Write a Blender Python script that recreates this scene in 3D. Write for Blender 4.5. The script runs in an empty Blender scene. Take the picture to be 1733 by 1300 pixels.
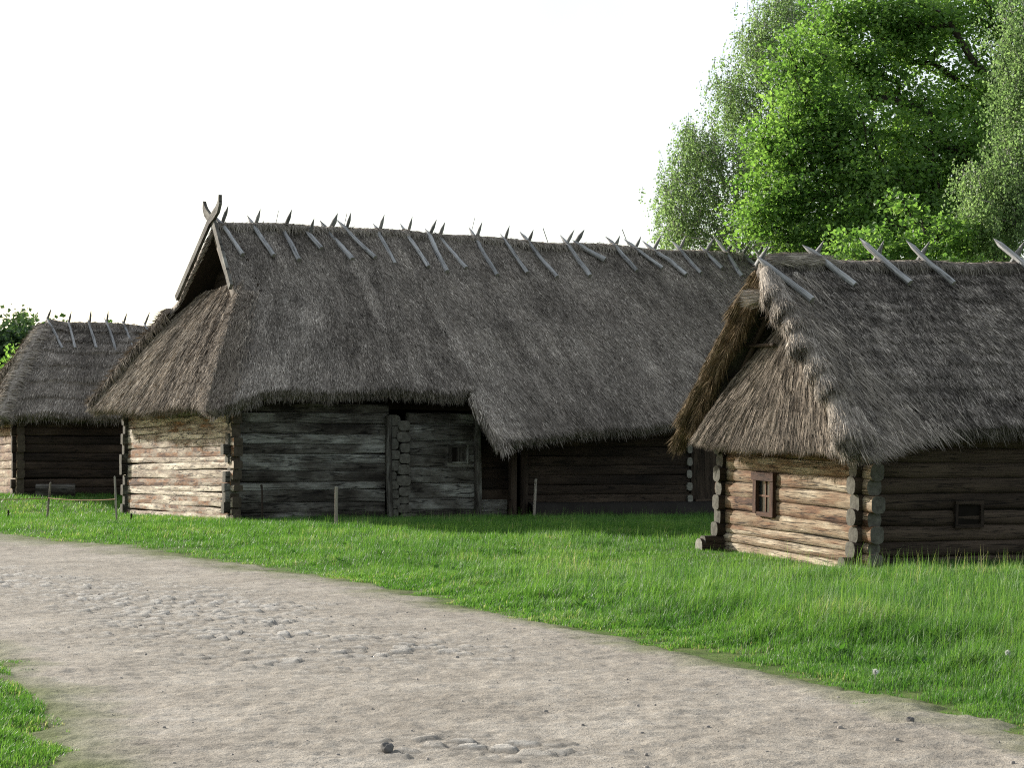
import bpy, math
import numpy as np
from mathutils import Vector, Matrix

R = np.random.default_rng(11)
rad = math.radians
scene = bpy.context.scene
COL = scene.collection

# ------------------------------------------------------------------ noise
def _h(ix, iy, seed):
    n = (ix * 374761393 + iy * 668265263 + seed * 974634377) & 0xFFFFFFFF
    n = ((n ^ (n >> 13)) * 1274126177) & 0xFFFFFFFF
    n = n ^ (n >> 16)
    return (n & 0xFFFF) / 65535.0

def vn(x, y, seed=0):
    x = np.asarray(x, float); y = np.asarray(y, float)
    x, y = np.broadcast_arrays(x, y)
    ix = np.floor(x).astype(np.int64); iy = np.floor(y).astype(np.int64)
    fx = x - ix; fy = y - iy
    fx = fx * fx * (3 - 2 * fx); fy = fy * fy * (3 - 2 * fy)
    a = _h(ix, iy, seed); b = _h(ix + 1, iy, seed); c = _h(ix, iy + 1, seed); d = _h(ix + 1, iy + 1, seed)
    return ((a * (1 - fx) + b * fx) * (1 - fy) + (c * (1 - fx) + d * fx) * fy) * 2 - 1

def fbm(x, y, seed=0, o=3):
    s = 0; a = 1; t = 0
    for k in range(o):
        s = s + a * vn(np.asarray(x) * 2 ** k, np.asarray(y) * 2 ** k, seed + k * 17); t += a; a *= .5
    return s / t

def ss(a, b, x):
    t = np.clip((np.asarray(x, float) - a) / (b - a), 0, 1)
    return t * t * (3 - 2 * t)

def unit(v):
    return v / np.maximum(np.linalg.norm(v, axis=-1, keepdims=True), 1e-9)

# ------------------------------------------------------------------ mesh collector
class G:
    def __init__(s):
        s.v = []; s.q = []; s.t = []; s.mq = []; s.mt = []; s.tone = []; s.gc = []; s.n = 0
    def add(s, v, quads=None, tris=None, tone=.5, gc=None, mat=0):
        v = np.asarray(v, float).reshape(-1, 3); n = len(v)
        s.v.append(v)
        s.tone.append(np.broadcast_to(np.asarray(tone, float), (n,)).copy())
        s.gc.append(np.zeros((n, 3)) if gc is None else np.asarray(gc, float).reshape(-1, 3))
        if quads is not None and len(quads):
            q = np.asarray(quads, np.int64).reshape(-1, 4); s.q.append(q + s.n); s.mq.append(np.full(len(q), mat))
        if tris is not None and len(tris):
            t = np.asarray(tris, np.int64).reshape(-1, 3); s.t.append(t + s.n); s.mt.append(np.full(len(t), mat))
        s.n += n
    def build(s, name, mats, parent=None, smooth=True):
        me = bpy.data.meshes.new(name)
        V = np.concatenate(s.v)
        q = np.concatenate(s.q) if s.q else np.zeros((0, 4), np.int64)
        t = np.concatenate(s.t) if s.t else np.zeros((0, 3), np.int64)
        mi = np.concatenate((s.mq or [np.zeros(0)]) + (s.mt or [np.zeros(0)])).astype(np.int32)
        loops = np.concatenate([q.ravel(), t.ravel()]).astype(np.int32)
        starts = np.concatenate([np.arange(len(q)) * 4, len(q) * 4 + np.arange(len(t)) * 3]).astype(np.int32)
        me.vertices.add(len(V)); me.vertices.foreach_set('co', V.astype(np.float32).ravel())
        me.loops.add(len(loops)); me.loops.foreach_set('vertex_index', loops)
        me.polygons.add(len(starts)); me.polygons.foreach_set('loop_start', starts)
        me.polygons.foreach_set('material_index', mi)
        me.polygons.foreach_set('use_smooth', np.full(len(starts), bool(smooth)))
        a = me.attributes.new('tone', 'FLOAT', 'POINT'); a.data.foreach_set('value', np.concatenate(s.tone).astype(np.float32))
        a = me.attributes.new('gc', 'FLOAT_VECTOR', 'POINT'); a.data.foreach_set('vector', np.concatenate(s.gc).astype(np.float32).ravel())
        for m in (mats if isinstance(mats, (list, tuple)) else [mats]):
            me.materials.append(m)
        me.update(calc_edges=True)
        o = bpy.data.objects.new(name, me); COL.objects.link(o)
        if parent: o.parent = parent
        return o

def tag(o, label=None, cat=None, group=None, kind=None):
    if label: o['label'] = label
    if cat: o['category'] = cat
    if group: o['group'] = group
    if kind: o['kind'] = kind
    return o

def empty(name, loc, rot=(0, 0, 0)):
    o = bpy.data.objects.new(name, None); COL.objects.link(o)
    o.empty_display_size = .3
    o.location = loc; o.rotation_euler = rot
    return o

def xform(loc, rot):
    from mathutils import Euler
    return np.array(Matrix.Translation(loc) @ Euler(rot, 'XYZ').to_matrix().to_4x4())

# ------------------------------------------------------------------ camera numbers
F = 3000.0; HORIZ = 805.0; EYE = 1.6
PITCH = math.atan((HORIZ - 650) / F)
CAM = np.array([0, 0, EYE])
def ray(px, py):
    f = np.array([0, math.cos(PITCH), math.sin(PITCH)]); u = np.array([0, -math.sin(PITCH), math.cos(PITCH)])
    d = (px - 866.5) * np.array([1., 0, 0]) + (650 - py) * u + F * f
    return d / np.linalg.norm(d)
def at(px, py, Y):
    d = ray(px, py); return CAM + d * (Y / d[1])

# ------------------------------------------------------------------ terrain
def terrain(x, y):
    x = np.asarray(x, float); y = np.asarray(y, float)
    z = .42 * ss(28, 44, y) + .5 * ss(52, 61, y) * ss(-9, -15, x)
    z = z + .02 * vn(x / 3, y / 3, 5) * ss(9, 14, y)
    return z + .6 * ss(80, 200, y)
def ground_at(px, py):
    d = ray(px, py); lo, hi = 4., 90.
    for _ in range(60):
        m = (lo + hi) / 2; p = CAM + d * (m / d[1])
        if p[2] > terrain(p[0], p[1]): lo = m
        else: hi = m
    return CAM + d * (lo / d[1])

# ------------------------------------------------------------------ materials
def nodes(name):
    m = bpy.data.materials.new(name); m.use_nodes = True
    nt = m.node_tree; nt.nodes.clear()
    out = nt.nodes.new('ShaderNodeOutputMaterial')
    def N(t, **kw):
        n = nt.nodes.new(t)
        for k, v in kw.items():
            if k == 'op': n.operation = v
            elif k == 'blend': n.blend_type = v
            elif k == 'dtype': n.data_type = v
            elif k == 'attr': n.attribute_name = v
            else: n.inputs[k.replace('_', ' ')].default_value = v
        return n
    def L(a, b): nt.links.new(a, b)
    return m, nt, N, L, out

def ramp(N, stops):
    r = N('ShaderNodeValToRGB'); e = r.color_ramp.elements
    while len(e) < len(stops): e.new(.5)
    for k, (p, c) in enumerate(stops):
        e[k].position = p; e[k].color = (*c, 1) if len(c) == 3 else c
    return r

def mixc(N, L, fac, a, b, blend='MIX'):
    m = N('ShaderNodeMix'); m.data_type = 'RGBA'; m.blend_type = blend
    for s, v in ((m.inputs[0], fac), (m.inputs[6], a), (m.inputs[7], b)):
        if hasattr(v, 'is_linked'): L(v, s)
        elif isinstance(v, (int, float)): s.default_value = v
        else: s.default_value = (*v, 1)
    return m.outputs[2]

def thatch_mat(name, dark, mid, light, patch=(.68, 1.25), sc=.7):
    m, nt, N, L, out = nodes(name)
    t = N('ShaderNodeAttribute', attr='tone'); gc = N('ShaderNodeAttribute', attr='gc')
    r = ramp(N, [(0, dark), (.5, mid), (1, light)]); L(t.outputs['Fac'], r.inputs[0])
    tc = N('ShaderNodeTexCoord')
    n1 = N('ShaderNodeTexNoise', Scale=sc, Detail=6., Roughness=.65); L(tc.outputs['Object'], n1.inputs['Vector'])
    mp = N('ShaderNodeMapping'); mp.inputs['Scale'].default_value = (9, 1.1, 1); L(gc.outputs['Vector'], mp.inputs['Vector'])
    n2 = N('ShaderNodeTexNoise', Scale=1., Detail=5., Roughness=.7); L(mp.outputs[0], n2.inputs['Vector'])
    mr = N('ShaderNodeMapRange'); mr.inputs[1].default_value = .3; mr.inputs[2].default_value = .7
    mr.inputs[3].default_value = patch[0]; mr.inputs[4].default_value = patch[1]; L(n1.outputs[0], mr.inputs[0])
    mr2 = N('ShaderNodeMapRange'); mr2.inputs[1].default_value = .3; mr2.inputs[2].default_value = .7
    mr2.inputs[3].default_value = .68; mr2.inputs[4].default_value = 1.3; L(n2.outputs[0], mr2.inputs[0])
    mu = N('ShaderNodeMath', op='MULTIPLY'); L(mr.outputs[0], mu.inputs[0]); L(mr2.outputs[0], mu.inputs[1])
    c = mixc(N, L, 1., r.outputs[0], mu.outputs[0], 'MULTIPLY')
    b = N('ShaderNodeBsdfPrincipled', Roughness=.9); b.inputs['Specular IOR Level'].default_value = .12
    L(c, b.inputs['Base Color'])
    L(b.outputs[0], out.inputs[0])
    return m

def wood_mat(name, cols, grain=.55, crack=.85, patch=2.0, rough=.85, bump=.5, tonew=.55, pc=1.9):
    """cols: ramp stops; gc = (along m, around m, per-log number)"""
    m, nt, N, L, out = nodes(name)
    t = N('ShaderNodeAttribute', attr='tone'); gc = N('ShaderNodeAttribute', attr='gc')
    def stretched(sx, sy, sz, detail, rough_=.6):
        mp = N('ShaderNodeMapping'); mp.inputs['Scale'].default_value = (sx, sy, sz); L(gc.outputs['Vector'], mp.inputs['Vector'])
        n = N('ShaderNodeTexNoise', Scale=1., Detail=detail, Roughness=rough_); L(mp.outputs[0], n.inputs['Vector']); return n.outputs[0]
    p = stretched(patch * .45, patch * 2.2, 7.3, 4.)
    g = stretched(3.2, 60, 7.3, 5., .7)
    k = stretched(.55, 17, 3.1, 3., .5)
    # colour
    a = N('ShaderNodeMath', op='MULTIPLY_ADD'); L(p, a.inputs[0]); a.inputs[1].default_value = pc; a.inputs[2].default_value = -pc / 2
    b_ = N('ShaderNodeMath', op='MULTIPLY_ADD'); L(t.outputs['Fac'], b_.inputs[0]); b_.inputs[1].default_value = tonew * 1.8; L(a.outputs[0], b_.inputs[2])
    sm = N('ShaderNodeMath', op='ADD'); L(b_.outputs[0], sm.inputs[0]); sm.inputs[1].default_value = .5 - tonew * .9
    sm.use_clamp = True
    r = ramp(N, cols); L(sm.outputs[0], r.inputs[0])
    gr = N('ShaderNodeMapRange'); gr.inputs[1].default_value = .3; gr.inputs[2].default_value = .7
    gr.inputs[3].default_value = 1 - grain * .6; gr.inputs[4].default_value = 1 + grain * .5; L(g, gr.inputs[0])
    c = mixc(N, L, 1., r.outputs[0], gr.outputs[0], 'MULTIPLY')
    # long checks in the wood: narrow band of the stretched noise
    d = N('ShaderNodeMath', op='SUBTRACT'); L(k, d.inputs[0]); d.inputs[1].default_value = .5
    ab = N('ShaderNodeMath', op='ABSOLUTE'); L(d.outputs[0], ab.inputs[0])
    cr = N('ShaderNodeMapRange'); cr.inputs[1].default_value = .0; cr.inputs[2].default_value = .022
    cr.inputs[3].default_value = 1 - crack; cr.inputs[4].default_value = 1.; L(ab.outputs[0], cr.inputs[0])
    c = mixc(N, L, 1., c, cr.outputs[0], 'MULTIPLY')
    mp = N('ShaderNodeMapping'); mp.inputs['Scale'].default_value = (1.5, 5.5, 5.); L(gc.outputs['Vector'], mp.inputs['Vector'])
    vo = N('ShaderNodeTexVoronoi', Scale=1.); L(mp.outputs[0], vo.inputs['Vector'])
    kn = N('ShaderNodeMapRange'); kn.inputs[1].default_value = .05; kn.inputs[2].default_value = .17; kn.inputs[3].default_value = .42; kn.inputs[4].default_value = 1.; L(vo.outputs['Distance'], kn.inputs[0])
    c = mixc(N, L, 1., c, kn.outputs[0], 'MULTIPLY')
    bs = N('ShaderNodeBsdfPrincipled', Roughness=rough); bs.inputs['Specular IOR Level'].default_value = .2
    L(c, bs.inputs['Base Color'])
    hh = N('ShaderNodeMath', op='MULTIPLY_ADD'); L(cr.outputs[0], hh.inputs[0]); hh.inputs[1].default_value = .8; L(g, hh.inputs[2])
    bp = N('ShaderNodeBump', Strength=bump, Distance=.02); L(hh.outputs[0], bp.inputs['Height']); L(bp.outputs[0], bs.inputs['Normal'])
    L(bs.outputs[0], out.inputs[0])
    return m

def endgrain_mat(name, c0, c1):
    m, nt, N, L, out = nodes(name)
    gc = N('ShaderNodeAttribute', attr='gc')
    n = N('ShaderNodeTexNoise', Scale=9., Detail=6., Roughness=.7); L(gc.outputs['Vector'], n.inputs['Vector'])
    r = ramp(N, [(.25, c0), (.75, c1)]); L(n.outputs[0], r.inputs[0])
    b = N('ShaderNodeBsdfPrincipled', Roughness=.9); b.inputs['Specular IOR Level'].default_value = .1
    L(r.outputs[0], b.inputs['Base Color'])
    bp = N('ShaderNodeBump', Strength=.5, Distance=.02); L(n.outputs[0], bp.inputs['Height']); L(bp.outputs[0], b.inputs['Normal'])
    L(b.outputs[0], out.inputs[0]); return m

def leaf_mat(name, dark, mid, light, trans=.45, tcol=1.5, scale=.35, rough=.5, spec=.35, dry=None, tb=.55):
    m, nt, N, L, out = nodes(name)
    t = N('ShaderNodeAttribute', attr='tone')
    tc = N('ShaderNodeTexCoord'); n1 = N('ShaderNodeTexNoise', Scale=scale, Detail=4.); L(tc.outputs['Object'], n1.inputs['Vector'])
    a = N('ShaderNodeMath', op='MULTIPLY_ADD'); L(n1.outputs[0], a.inputs[0]); a.inputs[1].default_value = .8; a.inputs[2].default_value = -.4
    s = N('ShaderNodeMath', op='ADD'); s.use_clamp = True; L(a.outputs[0], s.inputs[0]); L(t.outputs['Fac'], s.inputs[1])
    st = [(0, dark), (.5, mid), (.93, light)]
    if dry: st += [(1., dry)]
    r = ramp(N, st); L(s.outputs[0], r.inputs[0])
    p = N('ShaderNodeBsdfPrincipled', Roughness=rough); p.inputs['Specular IOR Level'].default_value = spec
    L(r.outputs[0], p.inputs['Base Color'])
    tr = N('ShaderNodeBsdfTranslucent')
    c = mixc(N, L, 1., r.outputs[0], (tcol * .98 * (1 if tb < .6 else .93), tcol, tcol * tb), 'MULTIPLY'); L(c, tr.inputs['Color'])
    mx = N('ShaderNodeMixShader'); mx.inputs[0].default_value = trans
    L(p.outputs[0], mx.inputs[1]); L(tr.outputs[0], mx.inputs[2]); L(mx.outputs[0], out.inputs[0])
    return m

def plain(name, col, rough=.7, spec=.3, metal=0., var=.25, scale=6.):
    m, nt, N, L, out = nodes(name)
    tc = N('ShaderNodeTexCoord'); n = N('ShaderNodeTexNoise', Scale=scale, Detail=5.); L(tc.outputs['Object'], n.inputs['Vector'])
    r = ramp(N, [(.25, tuple(c * (1 - var) for c in col)), (.75, tuple(c * (1 + var) for c in col))]); L(n.outputs[0], r.inputs[0])
    b = N('ShaderNodeBsdfPrincipled', Roughness=rough, Metallic=metal); b.inputs['Specular IOR Level'].default_value = spec
    L(r.outputs[0], b.inputs['Base Color']); L(b.outputs[0], out.inputs[0]); return m

M = {}
M['thatch'] = thatch_mat('weathered_thatch', (.075, .065, .054), (.255, .225, .192), (.52, .47, .405))
M['thatch_mottled'] = thatch_mat('mottled_old_thatch', (.045, .04, .035), (.178, .158, .137), (.45, .405, .35), (.40, 1.45), 2.6)
M['thatch_hip'] = thatch_mat('brown_grey_thatch', (.08, .066, .052), (.24, .202, .163), (.46, .40, .325))
M['thatch_brown'] = thatch_mat('brown_thatch', (.055, .045, .036), (.185, .155, .125), (.37, .315, .255), (.6, 1.35), 1.8)
M['thatch_shade'] = thatch_mat('shade_dark_thatch_underside', (.012, .01, .008), (.025, .02, .015), (.05, .04, .03))  # near-black colour paints the gablet recess shade onto the roof underside
M['straw_pale'] = thatch_mat('pale_straw', (.10, .088, .072), (.30, .265, .225), (.58, .52, .44), (.6, 1.35), 3.)
M['straw_gold'] = thatch_mat('golden_straw', (.04, .028, .015), (.13, .095, .056), (.30, .225, .135), (.55, 1.4), 3.)
M['gable_wood'] = wood_mat('bleached_hewn_wood', [(0, (.07, .035, .018)), (.22, (.20, .10, .045)), (.42, (.21, .165, .125)), (.68, (.33, .28, .215)), (1, (.52, .46, .37))], patch=1.5, tonew=.5, pc=3., grain=.8, crack=.95, bump=.8)
M['grey_wood'] = wood_mat('mossy_grey_wood', [(0, (.018, .015, .012)), (.3, (.05, .045, .037)), (.6, (.105, .10, .086)), (1, (.235, .235, .21))], patch=1.5, tonew=.42, grain=.8, pc=3., bump=.8)
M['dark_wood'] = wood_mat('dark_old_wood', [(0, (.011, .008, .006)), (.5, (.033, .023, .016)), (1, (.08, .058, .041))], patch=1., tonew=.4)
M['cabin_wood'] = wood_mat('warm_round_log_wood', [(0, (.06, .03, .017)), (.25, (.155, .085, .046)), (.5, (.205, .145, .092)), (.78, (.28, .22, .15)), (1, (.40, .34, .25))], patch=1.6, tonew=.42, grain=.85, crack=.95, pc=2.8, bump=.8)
M['pole_wood'] = wood_mat('silver_grey_pole_wood', [(0, (.11, .11, .108)), (.5, (.25, .252, .252)), (1, (.42, .42, .42))], patch=2.)
M['stake_wood'] = wood_mat('pale_stake_wood', [(0, (.14, .12, .09)), (.5, (.24, .21, .17)), (1, (.34, .31, .26))], patch=2.)
M['frame_wood'] = wood_mat('red_brown_frame_wood', [(0, (.025, .013, .008)), (.5, (.065, .032, .019)), (1, (.12, .065, .04))], patch=2.)
M['end_light'] = endgrain_mat('pale_end_grain', (.10, .095, .08), (.30, .29, .25))
M['end_green'] = endgrain_mat('lichen_end_grain', (.035, .031, .025), (.15, .145, .122))
M['end_dark'] = endgrain_mat('dark_end_grain', (.03, .024, .018), (.09, .075, .055))
M['gap'] = plain('dark_chinking', (.012, .010, .008), .95, .05)
M['plinth'] = plain('clay_plinth', (.03, .027, .024), .95, .1, var=.35, scale=1.5)
M['stone'] = plain('grey_stone', (.10, .096, .092), .8, .2, var=.45, scale=30.)
M['glass'] = plain('dark_window_glass', (.02, .022, .021), .3, .3, var=.3)
M['white_fluff'] = plain('white_fluff', (.75, .75, .72), .9, .05, var=.05)
M['rod'] = plain('dull_steel_rod', (.25, .25, .25), .5, .4, metal=.6)
M['rope'] = plain('orange_hemp_rope', (.22, .13, .08), .9, .1)
M['birch_bark'] = wood_mat('white_birch_bark', [(0, (.05, .045, .04)), (.3, (.3, .29, .27)), (1, (.62, .6, .56))], patch=3.)
M['bark'] = wood_mat('dark_tree_bark', [(0, (.018, .014, .011)), (.5, (.04, .032, .026)), (1, (.085, .07, .058))], patch=3.)

# ------------------------------------------------------------------ straw blades, thatch patches
def blades(g, P, D, Nn, Ln, w, tone, mat, roll=.6, curl=0.):
    n = len(P)
    if n == 0: return
    D = unit(D); S = unit(np.cross(D, Nn)); N2 = np.cross(S, D)
    a = R.normal(0, roll, n)[:, None]
    S = S * np.cos(a) + N2 * np.sin(a)
    w = np.broadcast_to(w, (n,))[:, None]; Ln = np.broadcast_to(Ln, (n,))[:, None]
    v = np.stack([P - S * w / 2, P + S * w / 2, P + D * Ln + Nn * curl], 1).reshape(-1, 3)
    gc = np.repeat(np.stack([R.random(n) * 40, R.random(n) * 40, R.random(n) * 9], 1), 3, 0)
    g.add(v, tris=np.arange(3 * n).reshape(-1, 3), tone=np.repeat(tone, 3), gc=gc, mat=mat)

def diff(P, a, t, e=1e-3):
    p = P(a, t)
    da = (P(a + e, t) - P(a - e, t)) / (2 * e); dt = (P(a, t + e) - P(a, t - e)) / (2 * e)
    n = unit(np.cross(da, dt)); n = np.where(n[..., 2:3] < 0, -n, n)
    return p, da, dt, n

def patch(g, P, size, thick, mat, nblade, L=(.2, .45), w=.024, amp=1., course=0., seed=0, na=None, nt=None, rag=.05,
          fringe=0, verge=(0, 0), tone=(.5, .22), flat=.05, fr_mat=None, step=.22, streak=.36, under=None):
    La, Lt = size
    na = na or max(8, int(La / step)); nt = nt or max(8, int(Lt / step))
    def rg(a, t):
        j = (fbm(np.asarray(a) * La / .5, 0 * np.asarray(a), seed + 3) * rag + vn(np.asarray(a) * La / .13, 0 * np.asarray(a), seed + 9) * rag * .5) / Lt
        return P(a, t + j * np.clip(1 - np.asarray(t) * 4, 0, 1))
    def disp(a, t):
        s = a * La; m = t * Lt
        d = .045 * fbm(s / streak, m / 1.7, seed) + .07 * fbm(s / 1.7, m / 2.2, seed + 40) + .02 * vn(s / .14, m / .5, seed + 7)
        if course:
            ph = m / course + .22 * fbm(s / .45, m * .0 + np.floor(m / course), seed + 5)
            d = d + .10 * course * (1 - (ph % 1.0)) * (1 + .6 * vn(s / .6, np.floor(ph), seed + 21))
        return d * amp
    A, T = np.meshgrid(np.linspace(0, 1, na + 1), np.linspace(0, 1, nt + 1), indexing='ij')
    p, da, dt, n = diff(rg, A, T)
    top = p + n * disp(A, T)[..., None]; bot = p - n * thick
    idx = np.arange((na + 1) * (nt + 1)).reshape(na + 1, nt + 1); off = (na + 1) * (nt + 1)
    q1 = np.stack([idx[:-1, :-1], idx[1:, :-1], idx[1:, 1:], idx[:-1, 1:]], -1).reshape(-1, 4)
    q2 = (q1 + off)[:, ::-1]
    qs = [q1, q2]
    for line in (idx[:, 0], idx[::-1, -1], idx[::-1][-1:, :][0][::-1], idx[-1, :]):
        qs.append(np.stack([line[:-1], line[:-1] + off, line[1:] + off, line[1:]], -1))
    gc = np.stack([A * La, T * Lt, np.full_like(A, seed)], -1).reshape(-1, 3)
    tn = np.clip(tone[0] - .12 + .15 * vn(A * La / .2, T * Lt / .7, seed + 2), 0, 1).ravel()
    vv = np.concatenate([top.reshape(-1, 3), bot.reshape(-1, 3)]); tt = np.concatenate([tn, tn * .6]); gg_ = np.concatenate([gc, gc])
    if under is None: g.add(vv, quads=np.concatenate(qs), tone=tt, gc=gg_, mat=mat)
    else:
        g.add(vv, quads=np.concatenate(qs[:1] + qs[2:]), tone=tt, gc=gg_, mat=mat)
        g.add(bot.reshape(-1, 3), quads=q1[:, ::-1], tone=tn, gc=gc, mat=under)
    # straws lying on the slope
    k = int(nblade); a = R.random(k); t = R.random(k)
    p, da, dt, n = diff(rg, a, t); p = p + n * (disp(a, t) + R.uniform(-.035, .03, k))[:, None]
    down = -unit(dt); side = unit(da)
    sw = fbm(a * La / .8, t * Lt / 1.2, seed + 60)
    D = down + side * (R.normal(0, .13, k) + .25 * sw)[:, None] + n * (flat * R.uniform(.2, 1.6, k))[:, None]
    tn = np.clip(tone[0] + R.normal(0, tone[1], k) + .30 * fbm(a * La / streak, t * Lt / 1.8, seed + 31) + .26 * fbm(a * La / 1.3, t * Lt / 2.6, seed + 33), 0, 1)
    blades(g, p, D, n, R.uniform(*L, k), w * R.uniform(.5, 1.5, k), tn, mat)
    fm = mat if fr_mat is None else fr_mat
    if fringe:
        k = fringe; a = R.random(k); q = R.random(k) ** 1.4
        p, da, dt, n = diff(rg, a, np.zeros(k)); p = p - n * (thick * q)[:, None] - unit(dt) * R.uniform(-.12, .0, k)[:, None]
        D = -unit(dt) * .8 + np.array([0, 0, -.45]) + unit(da) * R.normal(0, .2, k)[:, None] + n * R.normal(0, .12, k)[:, None]
        blades(g, p, D, n, R.uniform(.1, .26, k), w * R.uniform(.5, 1.2, k), np.clip(tone[0] + R.normal(0, tone[1], k), 0, 1), fm, 1.2)
    for e, c in ((0., verge[0]), (1., verge[1])):
        if not c: continue
        t = R.random(c); q = R.random(c)
        p, da, dt, n = diff(rg, np.full(c, e), t); out = unit(da) * (1 if e else -1)
        p = p - n * (thick * q)[:, None] - out * .08
        D = out * .55 - unit(dt) * .8 + n * R.normal(0, .2, c)[:, None] + np.array([0, 0, -.25])
        blades(g, p, D, n, R.uniform(.12, .32, c), w * R.uniform(.5, 1.2, c), np.clip(tone[0] + R.normal(0, tone[1], c), 0, 1), fm, 1.2)

def roll(g, pts, r, mat, nblade, w=.024, seed=0, along=False, tone=(.5, .22), L=(.2, .45), flat=.7, sharp=0.):
    """a rounded thatch roll over a line (ridge cap, hip line, verge)"""
    pts = np.asarray(pts, float)
    cl = np.r_[0, np.cumsum(np.linalg.norm(np.diff(pts, axis=0), axis=1))]
    tot = cl[-1]
    def line(s):
        return np.stack([np.interp(s * tot, cl, pts[:, k]) for k in range(3)], -1)
    T0 = unit(pts[-1] - pts[0]); Sd = unit(np.cross(T0, [0, 0, 1.])); U = np.cross(Sd, T0)
    def P(s, ph):
        s = np.asarray(s); ph = np.asarray(ph)
        rr = r * (1 + .16 * fbm(s * tot / .5, ph * 1.1, seed) + .07 * fbm(s * tot / 1.6, ph * 0, seed + 5))
        return line(np.clip(s, 0, 1)) + (Sd * np.cos(ph)[..., None] + U * np.sin(ph)[..., None] * flat) * rr[..., None]
    na = max(6, int(tot / .15)); nb = 14
    S, PH = np.meshgrid(np.linspace(0, 1, na + 1), np.linspace(-.5, math.pi + .5, nb + 1), indexing='ij')
    v = P(S, PH).reshape(-1, 3); idx = np.arange(len(v)).reshape(na + 1, nb + 1)
    q = np.stack([idx[:-1, :-1], idx[1:, :-1], idx[1:, 1:], idx[:-1, 1:]], -1).reshape(-1, 4)
    g.add(v, quads=q, tone=tone[0] - .1, gc=np.stack([S.ravel() * tot, PH.ravel() * r, S.ravel() * 0 + seed], 1), mat=mat)
    for e in (0, na):
        c = v[idx[e]].mean(0)
        g.add(np.vstack([v[idx[e]], c]), tris=[[i, i + 1, nb + 1] for i in range(nb)], tone=tone[0] - .2, mat=mat)
    k = int(nblade); s = R.random(k); ph = R.uniform(-.4, math.pi + .4, k)
    p = P(s, ph); n = unit(p - line(s))
    tang = unit(-Sd * np.sin(ph)[:, None] + U * np.cos(ph)[:, None])
    dn = tang * np.where(ph > math.pi / 2, 1, -1)[:, None]
    D = (T0 * (R.choice([-1, 1], k)[:, None] * .9) + dn * .25) if along else (dn + T0 * R.normal(0, .25, k)[:, None])
    D = D + n * R.uniform(0, .16, k)[:, None]
    blades(g, p, D, n, R.uniform(*L, k), w * R.uniform(.5, 1.5, k), np.clip(tone[0] + R.normal(0, tone[1], k), 0, 1), mat)

def bundle(p0, p1, r0, r1, n, w=.016, seed=0, tone=(.55, .22)):
    """a tied straw bundle with a flared brush end, one mesh"""
    g = G(); p0 = np.asarray(p0, float); p1 = np.asarray(p1, float)
    T = unit(p1 - p0); S = unit(np.cross(T, [0.2, .1, 1.])); U = np.cross(S, T); tot = np.linalg.norm(p1 - p0)
    K = 14; ss_ = np.linspace(0, 1, 13); ph = np.linspace(0, 2 * math.pi, K + 1)
    def rad_(s):
        base = r0 + (r1 - r0) * s ** 1.6
        tie = 1 - .34 * np.exp(-((s - .22) / .07) ** 2)
        return base * tie * np.sqrt(np.clip(1 - np.clip((.12 - s) / .14, 0, 1) ** 2, .15, 1))
    S2, PH = np.meshgrid(ss_, ph, indexing='ij')
    rr = rad_(S2) * (1 + .12 * fbm(S2 * 2, np.cos(PH) * 2 + np.sin(PH), seed))
    v = p0 + T * (S2 * tot)[..., None] + (S * np.cos(PH)[..., None] + U * np.sin(PH)[..., None]) * rr[..., None]
    idx = np.arange(v.shape[0] * v.shape[1]).reshape(v.shape[:2])
    q = np.stack([idx[:-1, :-1], idx[:-1, 1:], idx[1:, 1:], idx[1:, :-1]], -1).reshape(-1, 4)
    g.add(v.reshape(-1, 3), quads=q, tone=tone[0] - .1, gc=np.stack([PH.ravel() * .2, S2.ravel() * tot, S2.ravel() * 0 + seed], 1))
    for e in (0, -1):
        ring = v[e]; c = ring.mean(0); g.add(np.vstack([ring, c]), tris=[[i, i + 1, K + 1] for i in range(K)], tone=tone[0] - .25)
    s = R.random(n) ** .8; a = R.uniform(0, 2 * math.pi, n); nrm = S * np.cos(a)[:, None] + U * np.sin(a)[:, None]
    p = p0 + T * (s * tot)[:, None] + nrm * (rad_(s) * R.uniform(.9, 1.05, n))[:, None]
    D = T + nrm * R.normal(.05, .1, n)[:, None] + np.cross(nrm, T) * R.normal(0, .12, n)[:, None]
    blades(g, p, D, nrm, R.uniform(.15, .4, n), w * R.uniform(.5, 1.4, n), np.clip(tone[0] + R.normal(0, tone[1], n), 0, 1), 0)
    m = n // 2; a = R.uniform(0, 2 * math.pi, m); q = np.sqrt(R.random(m))
    nrm = S * np.cos(a)[:, None] + U * np.sin(a)[:, None]
    blades(g, p1 + nrm * (r1 * q)[:, None] - T * R.uniform(.03, .2, m)[:, None], T + nrm * R.normal(.16, .2, m)[:, None], nrm + T * .01, R.uniform(.12, .34, m), w, np.clip(tone[0] + R.normal(.08, tone[1], m), 0, 1), 0, 1.5)
    return g

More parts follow.
